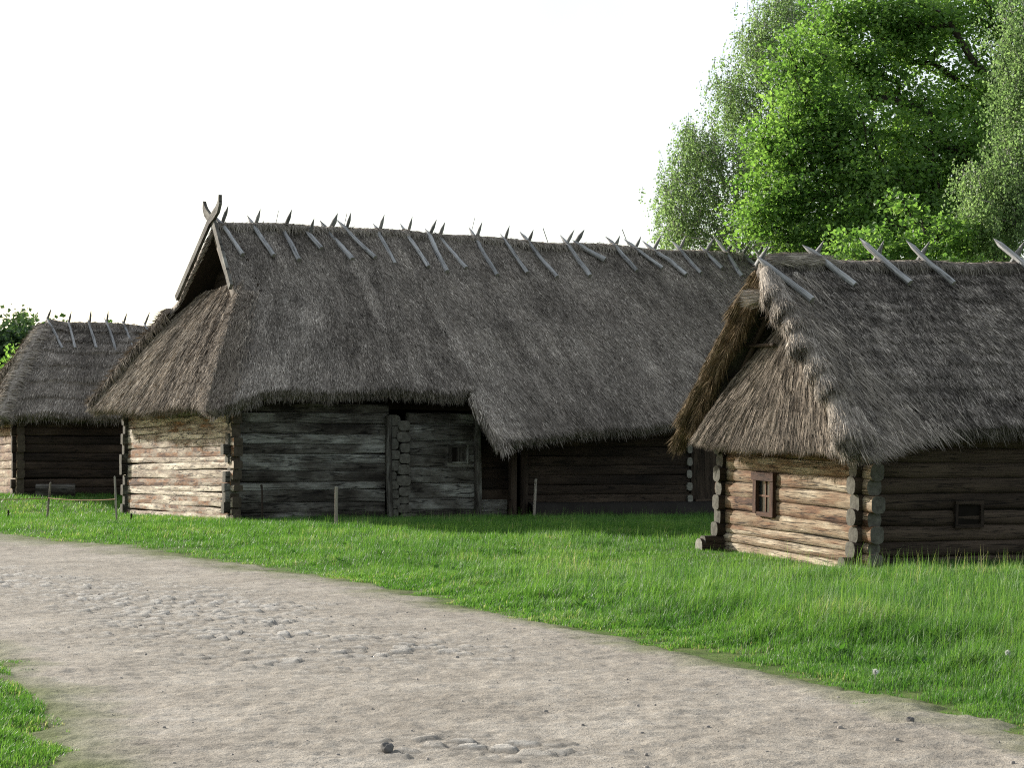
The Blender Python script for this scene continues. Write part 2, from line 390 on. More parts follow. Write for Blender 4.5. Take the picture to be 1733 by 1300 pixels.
# ------------------------------------------------------------------ logs, poles, boards
LOGN = [0]
def log(g, p0, p1, rz, ry, e=2.2, tone=.5, wob=.05, K=16, seg=None, mat=0, capmat=1, taper=1., up=(0, 0, 1.), point=0., rough=.05):
    p0 = np.asarray(p0, float); p1 = np.asarray(p1, float)
    LOGN[0] += 1; sd = LOGN[0] * 13
    T = unit(p1 - p0)
    if abs(T @ np.asarray(up, float)) > .995: up = (0, -1., 0)
    Y = unit(np.cross(np.asarray(up, float), T)); Z = np.cross(T, Y); tot = np.linalg.norm(p1 - p0)
    seg = seg or max(2, int(tot / .22))
    s = np.linspace(0, 1, seg + 1)
    if point: s = np.unique(np.r_[s, 1 - point / tot, 1 - point * .5 / tot])
    ph = np.linspace(0, 2 * math.pi, K + 1)
    S, PH = np.meshgrid(s, ph, indexing='ij')
    c, n = np.cos(PH), np.sin(PH)
    yy = ry * np.sign(c) * np.abs(c) ** (2 / e); zz = rz * np.sign(n) * np.abs(n) ** (2 / e)
    x = S * tot
    k = 1 + (taper - 1) * S
    if point: k = k * np.clip((1 - S) * tot / point, .06, 1) ** .8
    k = k * (1 + rough * fbm(x / .6, np.cos(PH) + 3 * np.sin(PH) * .6, sd))
    oy = wob * ry * fbm(x / 1.3, x * 0, sd + 1); oz = wob * 2 * rz * fbm(x / 1.6, x * 0, sd + 2)
    v = p0 + T * x[..., None] + Y * (yy * k + oy)[..., None] + Z * (zz * k + oz)[..., None]
    idx = np.arange(v.shape[0] * v.shape[1]).reshape(v.shape[:2])
    q = np.stack([idx[:-1, :-1], idx[:-1, 1:], idx[1:, 1:], idx[1:, :-1]], -1).reshape(-1, 4)
    gc = np.stack([x + sd * .37, PH * (ry + rz) / 2, np.full_like(x, sd * .73 % 50)], -1).reshape(-1, 3)
    g.add(v.reshape(-1, 3), quads=q, tone=tone, gc=gc, mat=mat)
    for en in (0, -1):
        ring = v[en]; ctr = ring.mean(0) + T * (.012 if en else -.012)
        tr = [[i + 1, i, K + 1] if en == 0 else [i, i + 1, K + 1] for i in range(K)]
        vv = np.vstack([ring, ctr])
        g.add(vv, tris=tr, tone=tone, gc=np.c_[vv[:, :2] * 1.0 + sd, vv[:, 2]], mat=capmat)

def box(g, lo, hi, mat=0, tone=.5, axis=0, bev=0.):
    lo = np.asarray(lo, float); hi = np.asarray(hi, float)
    v = np.array([[x, y, z] for x in (0, 1) for y in (0, 1) for z in (0, 1)], float) * (hi - lo) + lo
    q = [[0, 1, 3, 2], [4, 6, 7, 5], [0, 4, 5, 1], [2, 3, 7, 6], [0, 2, 6, 4], [1, 5, 7, 3]]
    LOGN[0] += 1
    o = [axis, (axis + 1) % 3, (axis + 2) % 3]
    gc = np.stack([v[:, o[0]] + LOGN[0] * .37, v[:, o[1]] + v[:, o[2]], np.full(8, LOGN[0] * .73 % 50)], 1)
    # separate faces so that flat shading and grain stay crisp
    for f in q:
        g.add(v[f], quads=[[0, 1, 2, 3]], tone=tone, gc=gc[f], mat=mat)

def ribbon_board(g, line, widths, n, thick, tone=.5, mat=0):
    """flat board following a polyline, in the plane whose normal is n"""
    line = np.asarray(line, float); n = unit(np.asarray(n, float))
    T = unit(np.gradient(line, axis=0)); S = unit(np.cross(T, n)); w = np.asarray(widths)[:, None] / 2
    v = np.stack([line - S * w - n * thick / 2, line + S * w - n * thick / 2, line + S * w + n * thick / 2, line - S * w + n * thick / 2], 1)
    k = len(line); idx = np.arange(4 * k).reshape(k, 4); q = []
    for j in range(4):
        q.append(np.stack([idx[:-1, j], idx[1:, j], idx[1:, (j + 1) % 4], idx[:-1, (j + 1) % 4]], 1))
    q.append(np.array([idx[0], idx[-1][::-1]]))
    cl = np.r_[0, np.cumsum(np.linalg.norm(np.diff(line, axis=0), axis=1))]
    LOGN[0] += 1
    gc = np.stack([np.repeat(cl, 4) + LOGN[0], np.tile([0, .1, .1, 0], k), np.full(4 * k, LOGN[0] * .7)], 1)
    g.add(v.reshape(-1, 3), quads=np.concatenate(q), tone=tone, gc=gc, mat=mat)

def pole_pair(parent, front_tip, front_end, r, ridge_v, slope_b, tones=(.5, .35), back_tip=.45, back_len=1.2, pt=.32):
    """two split poles crossed over the ridge; local coordinates"""
    b = np.asarray(front_end, float); a = np.asarray(front_tip, float); a = a + (a - b) * .10
    g = G(); log(g, b, a, r, r, 2.4, tones[0], .7, 9, seg=9, point=min(pt, .3 * np.linalg.norm(a - b)), taper=.85, rough=.22)
    g.build('ridge_pole', [M['pole_wood'], M['end_light']], parent)
    k = (ridge_v - b[1]) / (a[1] - b[1] + 1e-9); x = b + (a - b) * np.clip(k, 0, 1)
    d = unit(np.array([R.normal(0, .1), 1., -slope_b]))
    x = x + np.array([r * 2.1, 0, .01])
    g = G(); log(g, x + d * back_len, x - d * back_tip, r * .9, r * .9, 2.4, tones[1], .6, 9, seg=6, point=.3, taper=.85, rough=.12)
    g.build('ridge_pole', [M['pole_wood'], M['end_dark']], parent)

def to_local(Mx):
    I = np.linalg.inv(Mx)
    return lambda p: (I @ np.append(p, 1))[:3], lambda d: I[:3, :3] @ d

def hit_local(Mx, px, py, a, b, c):
    """where the sight line through a pixel meets the local plane z = a + b*u + c*v"""
    lp, ld = to_local(Mx); o = lp(CAM); d = ld(ray(px, py))
    t = (a + b * o[0] + c * o[1] - o[2]) / (d[2] - b * d[0] - c * d[1])
    return o + d * t

# ================================================================== THE BIG BARN
LOC_B = (-7.07, 45.0, .42); ROT_B = (0, 0, rad(28)); MB_ = xform(LOC_B, ROT_B)
barn = empty('thatched_barn', LOC_B, ROT_B)
tag(barn, 'long log barn with grey thatched roof, horned gable boards and a lowered middle eave', 'barn')
BW, BL, BR, BZ, BS = 9.3, 26.0, 4.4, 8.2, .91     # width, length, ridge v, ridge z, front slope
bz = lambda u: BZ + .008 * u + .05 * vn(np.asarray(u) / 2.2, 0 * np.asarray(u), 77)
def uL(v):                                         # left edge of the front slope: hip line then gablet edge
    return np.where(v < 2.0, -.375 + .567 * v, .76 + .19 * (v - 2.0) / 2.4)
def front_z(u, v): return bz(u) - BS * (BR - v)
def P_f1(a, t):
    ue = -1 + (6.45 + 1) * a; ve = -.9 + .0 * ue
    v = ve + (BR - ve) * t
    l = uL(v); u = l + (6.45 - l) * a
    z = front_z(u, v) - .42 * ss(.55, -1, ue) * ss(.45, 0, t) + .02 * np.sin(ue * 2)
    return np.stack([u, v, z], -1)
def P_f2(a, t):
    ue = 6.4 + (BL + .8 - 6.4) * a
    ve = -2.28 + .85 * np.clip((ue - 6.6) / 8.0, 0, 1.15)
    v = ve + (BR - ve) * t
    u = ue - .12 * np.clip((v + 2.3) / 1.4, 0, 1) * (1 - a)
    z = front_z(u, v) - .1 * ss(8.2, 6.4, ue) * ss(.3, 0, t) - .05 * ss(.15, 0, t)
    return np.stack([u, v, z], -1)
def P_hip(a, t):
    v0 = -.95 + (10.2 + .95) * a; v1 = 2.52 + (6.75 - 2.52) * a
    z0 = 2.97 + .28 * a + .04 * np.sin(a * 9) - .12 * np.exp(-(a / .06) ** 2); z1 = 6.45 + 0 * a
    u = -1.02 + (1.15 + 1.02) * t; v = v0 + (v1 - v0) * t
    z = z0 + (z1 - z0) * t + .16 * np.sin(math.pi * np.clip(t, 0, 1))
    return np.stack([u, v, z], -1)
def P_bk(a, t):
    v = 10.2 + (BR - 10.2) * t
    l = np.where(v > 6.7, -1 + (10.2 - v) / 3.5 * 1.60, .60 + .28 * (6.7 - v) / 2.3)
    u = l + (BL + .8 - l) * a
    z = 3.3 + (bz(u) - 3.3) * t
    return np.stack([u, v, z], -1)
g = G()
patch(g, P_f1, (7.4, 7.1), .36, 0, 135000, L=(.08, .26), w=.019, flat=.09, seed=101, fringe=7000, rag=.07, tone=(.46, .2))
patch(g, P_f2, (20, 8.6), .36, 0, 260000, L=(.08, .26), w=.019, flat=.09, seed=102, fringe=9000, verge=(1500, 0), rag=.07, tone=(.46, .2))
patch(g, P_hip, (10, 4.3), .34, 1, 95000, L=(.1, .3), w=.019, flat=.08, seed=103, fringe=9000, verge=(1500, 1500), rag=.08, tone=(.5, .22), course=0, streak=.3)
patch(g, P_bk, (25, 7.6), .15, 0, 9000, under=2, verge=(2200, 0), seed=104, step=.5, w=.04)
roll(g, [(u, BR, float(bz(u)) - .02 - .02 * math.sin(u * 1.7)) for u in np.linspace(.9, BL + .8, 60)], .2, 0, 11000, seed=105, tone=(.55, .22), flat=.6, L=(.15, .4))
k = 16000; t = R.uniform(0, .575, k); q = R.normal(0, .26, k)
p, da, dt, n = diff(P_f1, np.abs(q) / 7, t); ph_, dah, dth, nh = diff(P_hip, np.abs(q) / 9, t * 1.72)
m_ = (q < 0)[:, None]
p = np.where(m_, ph_, p) + np.array([0, 0, .02]); nn = unit(n + nh); p = p + nn * R.uniform(0, .06, k)[:, None]; D = -unit(np.where(m_, dth, dt)) + R.normal(0, .16, (k, 3)) + nn * .1
blades(g, p, D, nn, R.uniform(.15, .42, k), .02 * R.uniform(.5, 1.4, k), np.clip(R.normal(.58, .22, k), 0, 1), 1)
hl = [P_bk(np.array(0.), np.array(t)) - np.array([0, 0, .12]) for t in np.linspace(.02, .56, 12)]
roll(g, hl, .22, 1, 2500, seed=107, tone=(.5, .22), flat=.8)
# tuft hanging off the corner of the lowered eave
k = 2600; q = R.random(k); p = np.stack([6.35 + .2 * q + R.normal(0, .08, k), -.95 - 1.35 * q + R.normal(0, .06, k), 0 * q], 1)
p[:, 2] = front_z(p[:, 0], p[:, 1]) - R.uniform(.0, .3, k) - .08 * q
blades(g, p, np.stack([-.1 + R.normal(0, .25, k), -.75 + R.normal(0, .2, k), -.95 + 0 * q], 1), np.tile([-.6, -.2, .6], (k, 1)), R.uniform(.15, .38, k), .024, np.clip(R.normal(.55, .22, k), 0, 1), 0, 1.)
roof = g.build('thatched_roof', [M['thatch'], M['thatch_hip'], M['thatch_shade']], barn)

# walls -----------------------------------------------------------------
def hewn_wall(axis, at_, s0, s1, heights, tones, half, mats, end0=0., end1=0., z0=0., jitter=.06, gapw=True, e=5., wob=.05, back=.1, parent=None, name='log_wall', sgn=1, wander=0.):
    g = G(); z = z0
    for h, t in zip(heights, tones):
        a = s0 - max(0, end0 + R.uniform(-jitter, jitter)); b = s1 + max(0, end1 + R.uniform(-jitter, jitter))
        o = at_ + R.normal(0, .008); dz = R.normal(0, .012) + wander * R.uniform(-1, 1)
        p0 = (a, o, z + h / 2 + dz) if axis == 0 else (o, a, z + h / 2 + dz)
        p1 = (b, o, z + h / 2 - dz) if axis == 0 else (o, b, z + h / 2 - dz)
        log(g, p0, p1, h / 2 * 1.05, half, e * 1.5, t, wob, 24, rough=.045)
        z += h
    if gapw:
        lo, hi = at_ + sgn * back * .2, at_ + sgn * back
        lo, hi = min(lo, hi), max(lo, hi)
        if axis == 0: box(g, (s0 + .06, lo, z0), (s1 - .06, hi, z - .05), 2)
        else: box(g, (lo, s0 + .06, z0), (hi, s1 - .06, z - .05), 2)
    return g.build(name, mats, parent)

# gable wall: bottom to top heights and tones (sunlit, bleached)
gh = [.22, .20, .26, .12, .15, .20, .23, .20, .15, .27, .20, .22, .18, .24, .28, .30]
gt = [.7, .52, .40, .85, .80, .30, .56, .9, .75, .28, .55, .72, .6, .68, .45, .3]
hewn_wall(1, 0, 0, BW, gh, gt, .12, [M['gable_wood'], M['end_dark'], M['gap']], .26, .25, -.05, .14, parent=barn, wander=.035, wob=.10)
# front wall, chamber with hewn weathered logs
fh = [.22, .27, .32, .20, .27, .22, .24, .26, .25, .28, .27, .25]
hewn_wall(0, 0, 0, 4.15, fh, [.25, .3, .62, .72, .35, .5, .72, .6, .55, .5, .3, .35], .12, [M['grey_wood'], M['end_green'], M['gap']], .20, .0, 0., .1, parent=barn, wander=.022, wob=.08)
# front wall, between corner joint and post
hewn_wall(0, .02, 4.85, 6.8, [.27, .3, .4, .4, .36, .4, .42, .3], [.35, .5, .62, .5, .25, .4, .45, .35], .11, [M['grey_wood'], M['end_green'], M['gap']], .0, .0, 0., .02, parent=barn)
# corner joint of interlocking log ends seen end-on
g = G(); z = -.02
for h, w, du in [(.2, .15, .1), (.24, .2, .06), (.2, .16, .04), (.27, .17, .05), (.3, .2, -.03), (.3, .17, 0.), (.28, .16, .06), (.28, .14, .1), (.3, .2, -.02), (.3, .16, .0)]:
    log(g, (4.68 + du * .4, .35, z + h / 2), (4.68 + du * .4, -.17 + R.normal(0, .02), z + h / 2), h * .46, w, 3.2, R.uniform(.4, .8), .02, 16, seg=3)
    z += h
z = .06
for h, w, du in [(.24, .14, .0), (.25, .15, .02), (.26, .17, .0), (.24, .16, -.02), (.24, .14, -.05), (.3, .17, .02), (.27, .15, .02), (.3, .13, .0), (.34, .3, -.08), (.3, .2, 0.)]:
    log(g, (4.40 + du, .35, z + h / 2), (4.40 + du, -.12 + R.normal(0, .025), z + h / 2), h * .47, w, 3.2, R.uniform(.4, .8), .02, 16, seg=3)
    z += h
g.build('log_corner', [M['grey_wood'], M['end_green']], barn)
# leaning prop post at the joint and the posts by the porch
g = G(); log(g, (4.26, -.2, -.1), (4.2, -.19, 2.75), .07, .085, 3., .42, .25, 12, seg=10); g.build('wall_post', [M['grey_wood'], M['end_dark']], barn)
g = G(); log(g, (6.92, -.1, -.1), (6.86, -.1, 3.2), .085, .1, 4., .35, .1, 12, seg=8); g.build('wall_post', [M['grey_wood'], M['end_dark']], barn)
for uu in (7.95, 8.3):
    g = G(); log(g, (uu, -.14, -.1), (uu, -.14, 2.9), .1, .11, 4., .45, .1, 12, seg=8); g.build('wall_post', [M['dark_wood'], M['end_dark']], barn)
# set-back dark bay
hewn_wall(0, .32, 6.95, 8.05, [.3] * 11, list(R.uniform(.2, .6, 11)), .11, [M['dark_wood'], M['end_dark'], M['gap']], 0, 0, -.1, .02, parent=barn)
g = G(); box(g, (7.02, -.02, -.1), (7.85, .18, .52), 0, .6); g.build('low_boards', [M['grey_wood']], barn)
# dark dwelling part under the low eave
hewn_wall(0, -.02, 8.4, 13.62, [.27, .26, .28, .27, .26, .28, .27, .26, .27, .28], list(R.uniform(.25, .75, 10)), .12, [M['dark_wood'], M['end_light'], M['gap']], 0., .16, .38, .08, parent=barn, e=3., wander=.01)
g = G(); z = .5
for k in range(7):
    log(g, (13.72, .3, z), (13.72, -.2 + R.normal(0, .02), z), .12, .09, 3, R.uniform(.4, .7), .02, 14, seg=3); z += .36
g.build('log_corner', [M['grey_wood'], M['end_light']], barn)
# clay bank along the foot of the wall
A, T = np.meshgrid(np.linspace(8.4, 17.5, 60), np.linspace(0, 1, 8), indexing='ij')
pz = np.interp(T, [0, .45, .6, 1], [-.1, .33, .42, .44]); pv = np.interp(T, [0, .45, .6, 1], [-.52, -.45, -.36, -.1])
pv = pv + .02 * fbm(A / .5, T * 3, 3); pz = pz + .015 * fbm(A / .4, T * 2, 8)
g = G(); idx = np.arange(A.size).reshape(A.shape)
g.add(np.stack([A, pv, pz], -1).reshape(-1, 3), quads=np.stack([idx[:-1, :-1], idx[1:, :-1], idx[1:, 1:], idx[:-1, 1:]], -1).reshape(-1, 4))
g.build('clay_bank', [M['plinth']], barn)
# plank door
g = G()
for k in range(6):
    box(g, (13.95 + k * .19, -.06 + R.uniform(-.006, .006), .5), (13.95 + k * .19 + .183, -.02, 2.45), 0, R.uniform(.4, .8), axis=2)
door = g.build('plank_door', [M['dark_wood']], barn, smooth=False)
g = G(); box(g, (14.75, -.10, 1.42), (14.95, -.06, 1.46), 0, .2); g.build('door_handle', [M['rod']], door, smooth=False)
g = G(); box(g, (13.83, -.09, .42), (13.94, .06, 2.62), 0, .5, axis=2); box(g, (15.1, -.09, .42), (15.21, .06, 2.62), 0, .5, axis=2); box(g, (13.94, -.088, 2.46), (15.1, .06, 2.62), 0, .5); box(g, (13.94, -.2, .42), (15.1, .06, .5), 0, .9)
g.build('door_frame', [M['dark_wood']], barn, smooth=False)
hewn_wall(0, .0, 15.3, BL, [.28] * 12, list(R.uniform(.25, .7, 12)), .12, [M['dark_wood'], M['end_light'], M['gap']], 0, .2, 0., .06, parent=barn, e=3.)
# back and far walls
hewn_wall(0, BW, 0, BL, [.3] * 11, list(R.uniform(.3, .7, 11)), .12, [M['grey_wood'], M['end_green'], M['gap']], .25, .2, 0, .06, parent=barn, sgn=-1)
hewn_wall(1, BL, 0, BW, [.3] * 11, list(R.uniform(.3, .7, 11)), .12, [M['grey_wood'], M['end_green'], M['gap']], .2, .2, 0, .06, parent=barn, sgn=-1)
# far gable infill boards
g = G()
for k in range(30):
    v = .1 + k * .305; top = min(bz(BL) - BS * abs(BR - v) - .4, 8.2)
    if top > 3.3: box(g, (BL - .04, v, 3.2), (BL + .0, v + .3, top), 0, R.uniform(.3, .7), axis=2)
g.build('gable_boards', [M['grey_wood']], barn, smooth=False)
# hatch window with sliding shutter
g = G(); box(g, (6.02, -.115, 1.53), (6.12, -.085, 1.99), 0, .3, axis=2); box(g, (6.56, -.125, 1.5), (6.63, -.085, 2.02), 0, .95, axis=2); box(g, (6.12, -.12, 1.93), (6.56, -.085, 2.0), 0, .3); box(g, (6.12, -.12, 1.5), (6.56, -.085, 1.55), 0, .4)
win = g.build('window', [M['grey_wood']], barn, smooth=False)
g = G(); box(g, (6.12, -.098, 1.55), (6.26, -.083, 1.93), 1); box(g, (6.26, -.108, 1.55), (6.54, -.083, 1.93), 0, .45, axis=2); g.build('shutter', [M['grey_wood'], M['gap']], win, smooth=False)

# gablet: bargeboards with horns, boarded recess
ap = np.array([.86, 4.3, 8.34])
for sg, low, horn in ((1, (.60, 6.55, 6.30), [(-.28, .07), (-.58, .19), (-.74, .35), (-.78, .57)]), (-1, (.66, 2.16, 6.22), [(.32, .09), (.60, .26), (.74, .43), (.78, .60)])):
    low = np.array(low); o = np.array([-.05 - .03 * sg, 0, 0])
    ln = [low + (ap - low) * f + o for f in (0, .25, .5, .75, .97)] + [ap + o + np.array([0, h[0], h[1]]) for h in horn]
    g = G(); ribbon_board(g, ln, [.19, .19, .19, .19, .21, .25, .24, .17, .04], (1, 0, 0), .09, .7)
    g.build('bargeboard', [M['grey_wood']], barn, smooth=False)
g = G(); zz = 6.0
while zz < 8.1:
    hw = max(.1, (8.05 - zz) / BS)
    box(g, (1.45 + R.uniform(-.015, .015), 4.4 - hw, zz), (1.5, 4.4 + hw, zz + .185), 0, R.uniform(.2, .8), axis=1); zz += .19
g.build('gablet_boards', [M['dark_wood']], barn, smooth=False)
# crossed ridge poles (tip and lower end measured on the front slope)
PP = [(368, 368, 412, 430), (423, 370, 463, 432), (477, 380, 507, 441), (520, 393, 543, 420), (547, 377, 597, 441), (575, 379, 634, 439), (635, 385, 669, 444), (682, 386, 725, 452),
      (722, 393, 756, 461), (740, 397, 790, 453), (797, 391, 843, 465), (850, 402, 893, 462), (885, 397, 942, 470), (952, 405, 998, 468), (972, 412, 1023, 441), (1028, 406, 1078, 458),
      (1062, 409, 1120, 455), (1095, 411, 1160, 466), (1140, 414, 1187, 462), (1187, 419, 1222, 455), (1213, 409, 1258, 466), (1242, 417, 1292, 462), (1275, 423, 1325, 470), (1312, 420, 1356, 470)]
for i, (a, b, c, d) in enumerate(PP):
    off = .14
    t = hit_local(MB_, a, b, BZ - BS * BR + off, .008, BS); e = hit_local(MB_, c, d, BZ - BS * BR + off - .01, .008, BS)
    pole_pair(barn, t, e, .085 if i in (4, 14) else R.uniform(.056, .072), BR, .86, (R.uniform(.5, 1.), R.uniform(.3, .8)), R.uniform(.38, .6), R.uniform(.8, 1.4))
# lightning rods behind the ridge
for a, b, c, d in [(471, 357, 461, 388), (587, 360, 577, 390), (803, 369, 791, 405), (919, 386, 934, 414), (1053, 388, 1068, 412), (1220, 403, 1234, 424)]:
    lp, ld = to_local(MB_)
    def onv(px, py, v):
        o = lp(CAM); dd = ld(ray(px, py)); return o + dd * ((v - o[1]) / dd[1])
    g = G(); log(g, onv(c, d, BR + .45) - np.array([0, 0, .3]), onv(a, b, BR + .45), .014, .014, 2, .5, 0, 6, seg=1, rough=0)
    g.build('lightning_rod', [M['rod'], M['rod']], barn)

# ================================================================== THE LOG CABIN (right)
LOC_C = (5.93, 30.0, -.03); ROT_C = (rad(2.4), 0, rad(20.8)); MC_ = xform(LOC_C, ROT_C)
cab = empty('log_cabin', LOC_C, ROT_C)
tag(cab, 'round log cabin with shaggy straw bundled verges and a brown framed window', 'cabin')
CW, CL, CR, CZ = 4.9, 9.5, 2.45, 5.38
cz = lambda u: CZ + .035 * (np.asarray(u) + .6) + .04 * vn(np.asarray(u) / .9, 0 * np.asarray(u), 31)
def P_c1(a, t):
    u = -.72 + (CL + 1.2) * a; v = -.78 + (CR + .78) * t
    ze = 2.42 + .035 * (u + .6)
    z = ze + (cz(u) - ze) * t - .2 * ss(.35, -.72, u) * ss(.35, 0, t) + .1 * np.sin(math.pi * np.clip(t, 0, 1)) * .6
    return np.stack([u, v, z], -1)
def P_c2(a, t):
    u = -.66 + (CL + 1.2) * a; v = 5.42 + (CR - 5.42) * t
    ze = 2.52 + .03 * (u + .6); z = ze + (cz(u) - ze) * t + .10 * np.sin(math.pi * np.clip(t, 0, 1)) - .0 * ss(.2, -.7, u) * ss(.3, 0, t)
    return np.stack([u, v, z], -1)
g = G()
patch(g, P_c1, (10.7, 4.4), .27, 0, 230000, L=(.06, .2), w=.013, seed=201, course=.3, fringe=9000, verge=(3500, 0), rag=.05, tone=(.47, .24), amp=1.15, flat=.16, step=.1, streak=.22)
patch(g, P_c2, (10.7, 4.5), .27, 0, 14000, L=(.15, .35), w=.02, seed=202, course=.3, fringe=3000, verge=(5000, 0), rag=.05, tone=(.5, .22), step=.25)
roll(g, [(u, CR, float(cz(u)) - .06) for u in np.linspace(-.55, CL + .5, 40)], .2, 0, 9000, w=.016, seed=203, flat=.55, L=(.12, .3), tone=(.55, .22))
roll(g, [(u, CR - .05, float(cz(u)) + .0) for u in np.linspace(-.5, .55, 10)], .2, 1, 2600, w=.016, seed=204, flat=.6, L=(.15, .4), along=True)
croof = g.build('thatched_roof', [M['thatch_mottled'], M['straw_pale']], cab)
# golden shaggy underside of the far verge
g = G()
for e_, pf in ((0, P_c2),):
    k = 8000; t = R.random(k); p, da, dt, n = diff(pf, np.full(k, -.004), t)
    inn = R.random(k) ** 1.3
    p = p + unit(da) * (inn * .17)[:, None] - n * (R.uniform(.08, .34, k) + .1 * fbm(t * 14, t * 0, 5))[:, None]
    D = -unit(dt) * .5 + np.array([-.15, .0, -.8]) + R.normal(0, .3, (k, 3))
    blades(g, p, D, n, R.uniform(.12, .36, k), .017, np.clip(R.normal(.5, .22, k), 0, 1), 0, 1.4)
    # mat of packed straw under the blades
    A, T = np.meshgrid(np.linspace(-.004, .014, 5), np.linspace(0, 1, 60), indexing='ij')
    p, da, dt, n = diff(pf, A, T); p = p - n * (.29 + .05 * fbm(T * 9, A * 60, 4))[..., None]
    idx = np.arange(A.size).reshape(A.shape)
    g.add(p.reshape(-1, 3), quads=np.stack([idx[:-1, :-1], idx[:-1, 1:], idx[1:, 1:], idx[1:, :-1]], -1).reshape(-1, 4), tone=.3, gc=np.stack([A * 10, T * 4, A * 0], -1).reshape(-1, 3))
g.build('verge_straw', [M['straw_gold']], croof)
# bundles along the near verge, overlapping like a braid from the eave up
nb = 9
for i in range(nb):
    t0 = 1.0 - i * .112 + R.normal(0, .012)
    p0 = P_c1(np.array(0.006), np.array(t0)) + np.array([.05, .0, .03]); t1 = t0 - .25
    p1 = P_c1(np.array(0.0), np.array(max(t1, -.0))) + np.array([-.14 - .06 * (i % 2), -.02, .04])
    bundle(p0, p1 + R.normal(0, .035, 3), .13, .20 + .03 * (i % 3 == 1), 2400, w=.013, seed=300 + i, tone=(R.uniform(.45, .62), .24)).build('straw_bundle', [M['straw_pale']], croof)
for i in range(6):
    t0 = .94 - i * .16; p0 = P_c2(np.array(0.0), np.array(t0)) + np.array([-.02, .0, -.0]); p1 = P_c2(np.array(0.0), np.array(t0 - .26)) + np.array([-.05, 0, -.1])
    bundle(p0, p1 + R.normal(0, .04, 3), .08, .13, 1100, w=.014, seed=330 + i, tone=(.45, .25)).build('straw_bundle', [M['straw_gold']], croof)
# stray bundle poking out near the top and the splayed corner bundles
bundle(hit_local(MC_, 1335, 515, 4.55, 0, 0) * 0 + P_c1(np.array(.02), np.array(.76)) + np.array([.0, .05, .0]), P_c1(np.array(.0), np.array(.78)) + np.array([-.30, .34, -.06]), .08, .12, 900, w=.014, seed=350).build('straw_bundle', [M['straw_pale']], croof)
for du, tt, tb in ((.02, .2, -.005), (.30, .1, -.0)):
    bundle(P_c1(np.array(du / 10.7), np.array(tt + .1)) - np.array([0, 0, .06]), P_c1(np.array(du / 10.7), np.array(tb)) + np.array([-.06, -.02, -.08]), .13, .23, 1700, w=.014, seed=360 + int(du * 100), tone=(.5, .25)).build('straw_bundle', [M['straw_pale']], croof)
# loose pale straw combed down beside the verge
g = G(); k = 9000; t = R.random(k) ** 1.5 * .95 - .04; a = np.abs(R.normal(0, .35 + .35 * np.clip(1 - t * 2, 0, 1), k)) / 10.7
p, da, dt, n = diff(P_c1, a, t); p = p + n * R.uniform(.0, .07, k)[:, None]
D = -unit(dt) + unit(da) * (R.normal(.12, .22, k))[:, None] + n * R.uniform(.0, .2, k)[:, None]
blades(g, p, D, n, R.uniform(.2, .55, k), .014, np.clip(R.normal(.42, .24, k), 0, 1), 0)
g.build('verge_straw', [M['straw_pale']], croof)
# thatched apron closing the gable
def P_ck(a, t):
    v0 = -.12 + (4.92 + .12) * a; v1 = 1.95 + .55 * a
    z0 = 2.17 + .03 * np.sin(a * 7) - .06 * (1 - a); z1 = 4.4
    return np.stack([-.74 + .72 * t, v0 + (v1 - v0) * t, z0 + (z1 - z0) * t + .12 * np.sin(math.pi * np.clip(t, 0, 1))], -1)
g = G()
patch(g, P_ck, (5.1, 2.4), .24, 0, 85000, L=(.1, .32), w=.012, seed=205, fringe=9000, verge=(1500, 1500), rag=.05, tone=(.5, .23), step=.09, streak=.24, amp=.9)
g.build('gable_thatch', [M['thatch_brown']], cab)
# dark rafters and lath in the gable mouth
for zz in (3.3, 3.9, 4.4, 4.75):
    hw = (5.0 - zz) / .92
    g = G(); log(g, (-.35, CR + .1, zz), (-.35, CR + hw, zz), .035, .035, 2.2, .6); g.build('roof_lath', [M['dark_wood'], M['end_dark']], cab)
for sg in (1, -1):
    g = G(); log(g, (-.3, CR + 2.55 * sg, 2.2), (-.3, CR + .02 * sg, 4.85), .06, .06, 2.2, .5); g.build('rafter', [M['dark_wood'], M['end_dark']], cab)

def round_wall(axis, at_, s0, s1, z0, hs, tones, mats, e0, e1, K=18, half=None, e=2.3, wob=.05, name='log_wall', core=.08, holes=()):
    g = G(); z = z0
    for h, t, a_, b_ in zip(hs, tones, e0, e1):
        a, b = s0 - a_, s1 + b_
        zc = z + h / 2
        spans = [(a, b)]
        for (h0, h1, y0, y1) in holes:
            if y0 < zc < y1: spans = [(a, h0), (h1, b)]
        for (x0, x1) in spans:
            p0 = (x0, at_, zc) if axis == 0 else (at_, x0, zc); p1 = (x1, at_, zc) if axis == 0 else (at_, x1, zc)
            log(g, p0, p1, h * .545, (half or h * .5) * R.uniform(.88, 1.06), R.uniform(2.3, 3.8), t, wob * 1.5, K, rough=.09)
        z += h
    if axis == 0: box(g, (s0 + .05, at_ - core, z0), (s1 - .05, at_ + core, z), 2)
    else: box(g, (at_ - core, s0 + .05, z0), (at_ + core, s1 - .05, z), 2)
    return g.build(name, mats, cab)
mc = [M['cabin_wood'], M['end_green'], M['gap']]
hs = [.24, .18, .19, .27, .26, .27, .25, .28, .2]
rnd = lambda n, a, b: list(R.uniform(a, b, n))
round_wall(1, 0, 0, CW, -.1, hs, [.9, .78, .72, .62, .22, .55, .62, .6, .4], mc, [.30, .36, .30, .40, .30, .42, .30, .38, .3], rnd(9, .12, .34), half=.14, holes=((2.86, 3.5, .76, 1.5),))
hs2 = [.26, .25, .27, .27, .26, .28, .27, .26, .27]
mcd = [M['dark_wood'], M['end_green'], M['gap']]
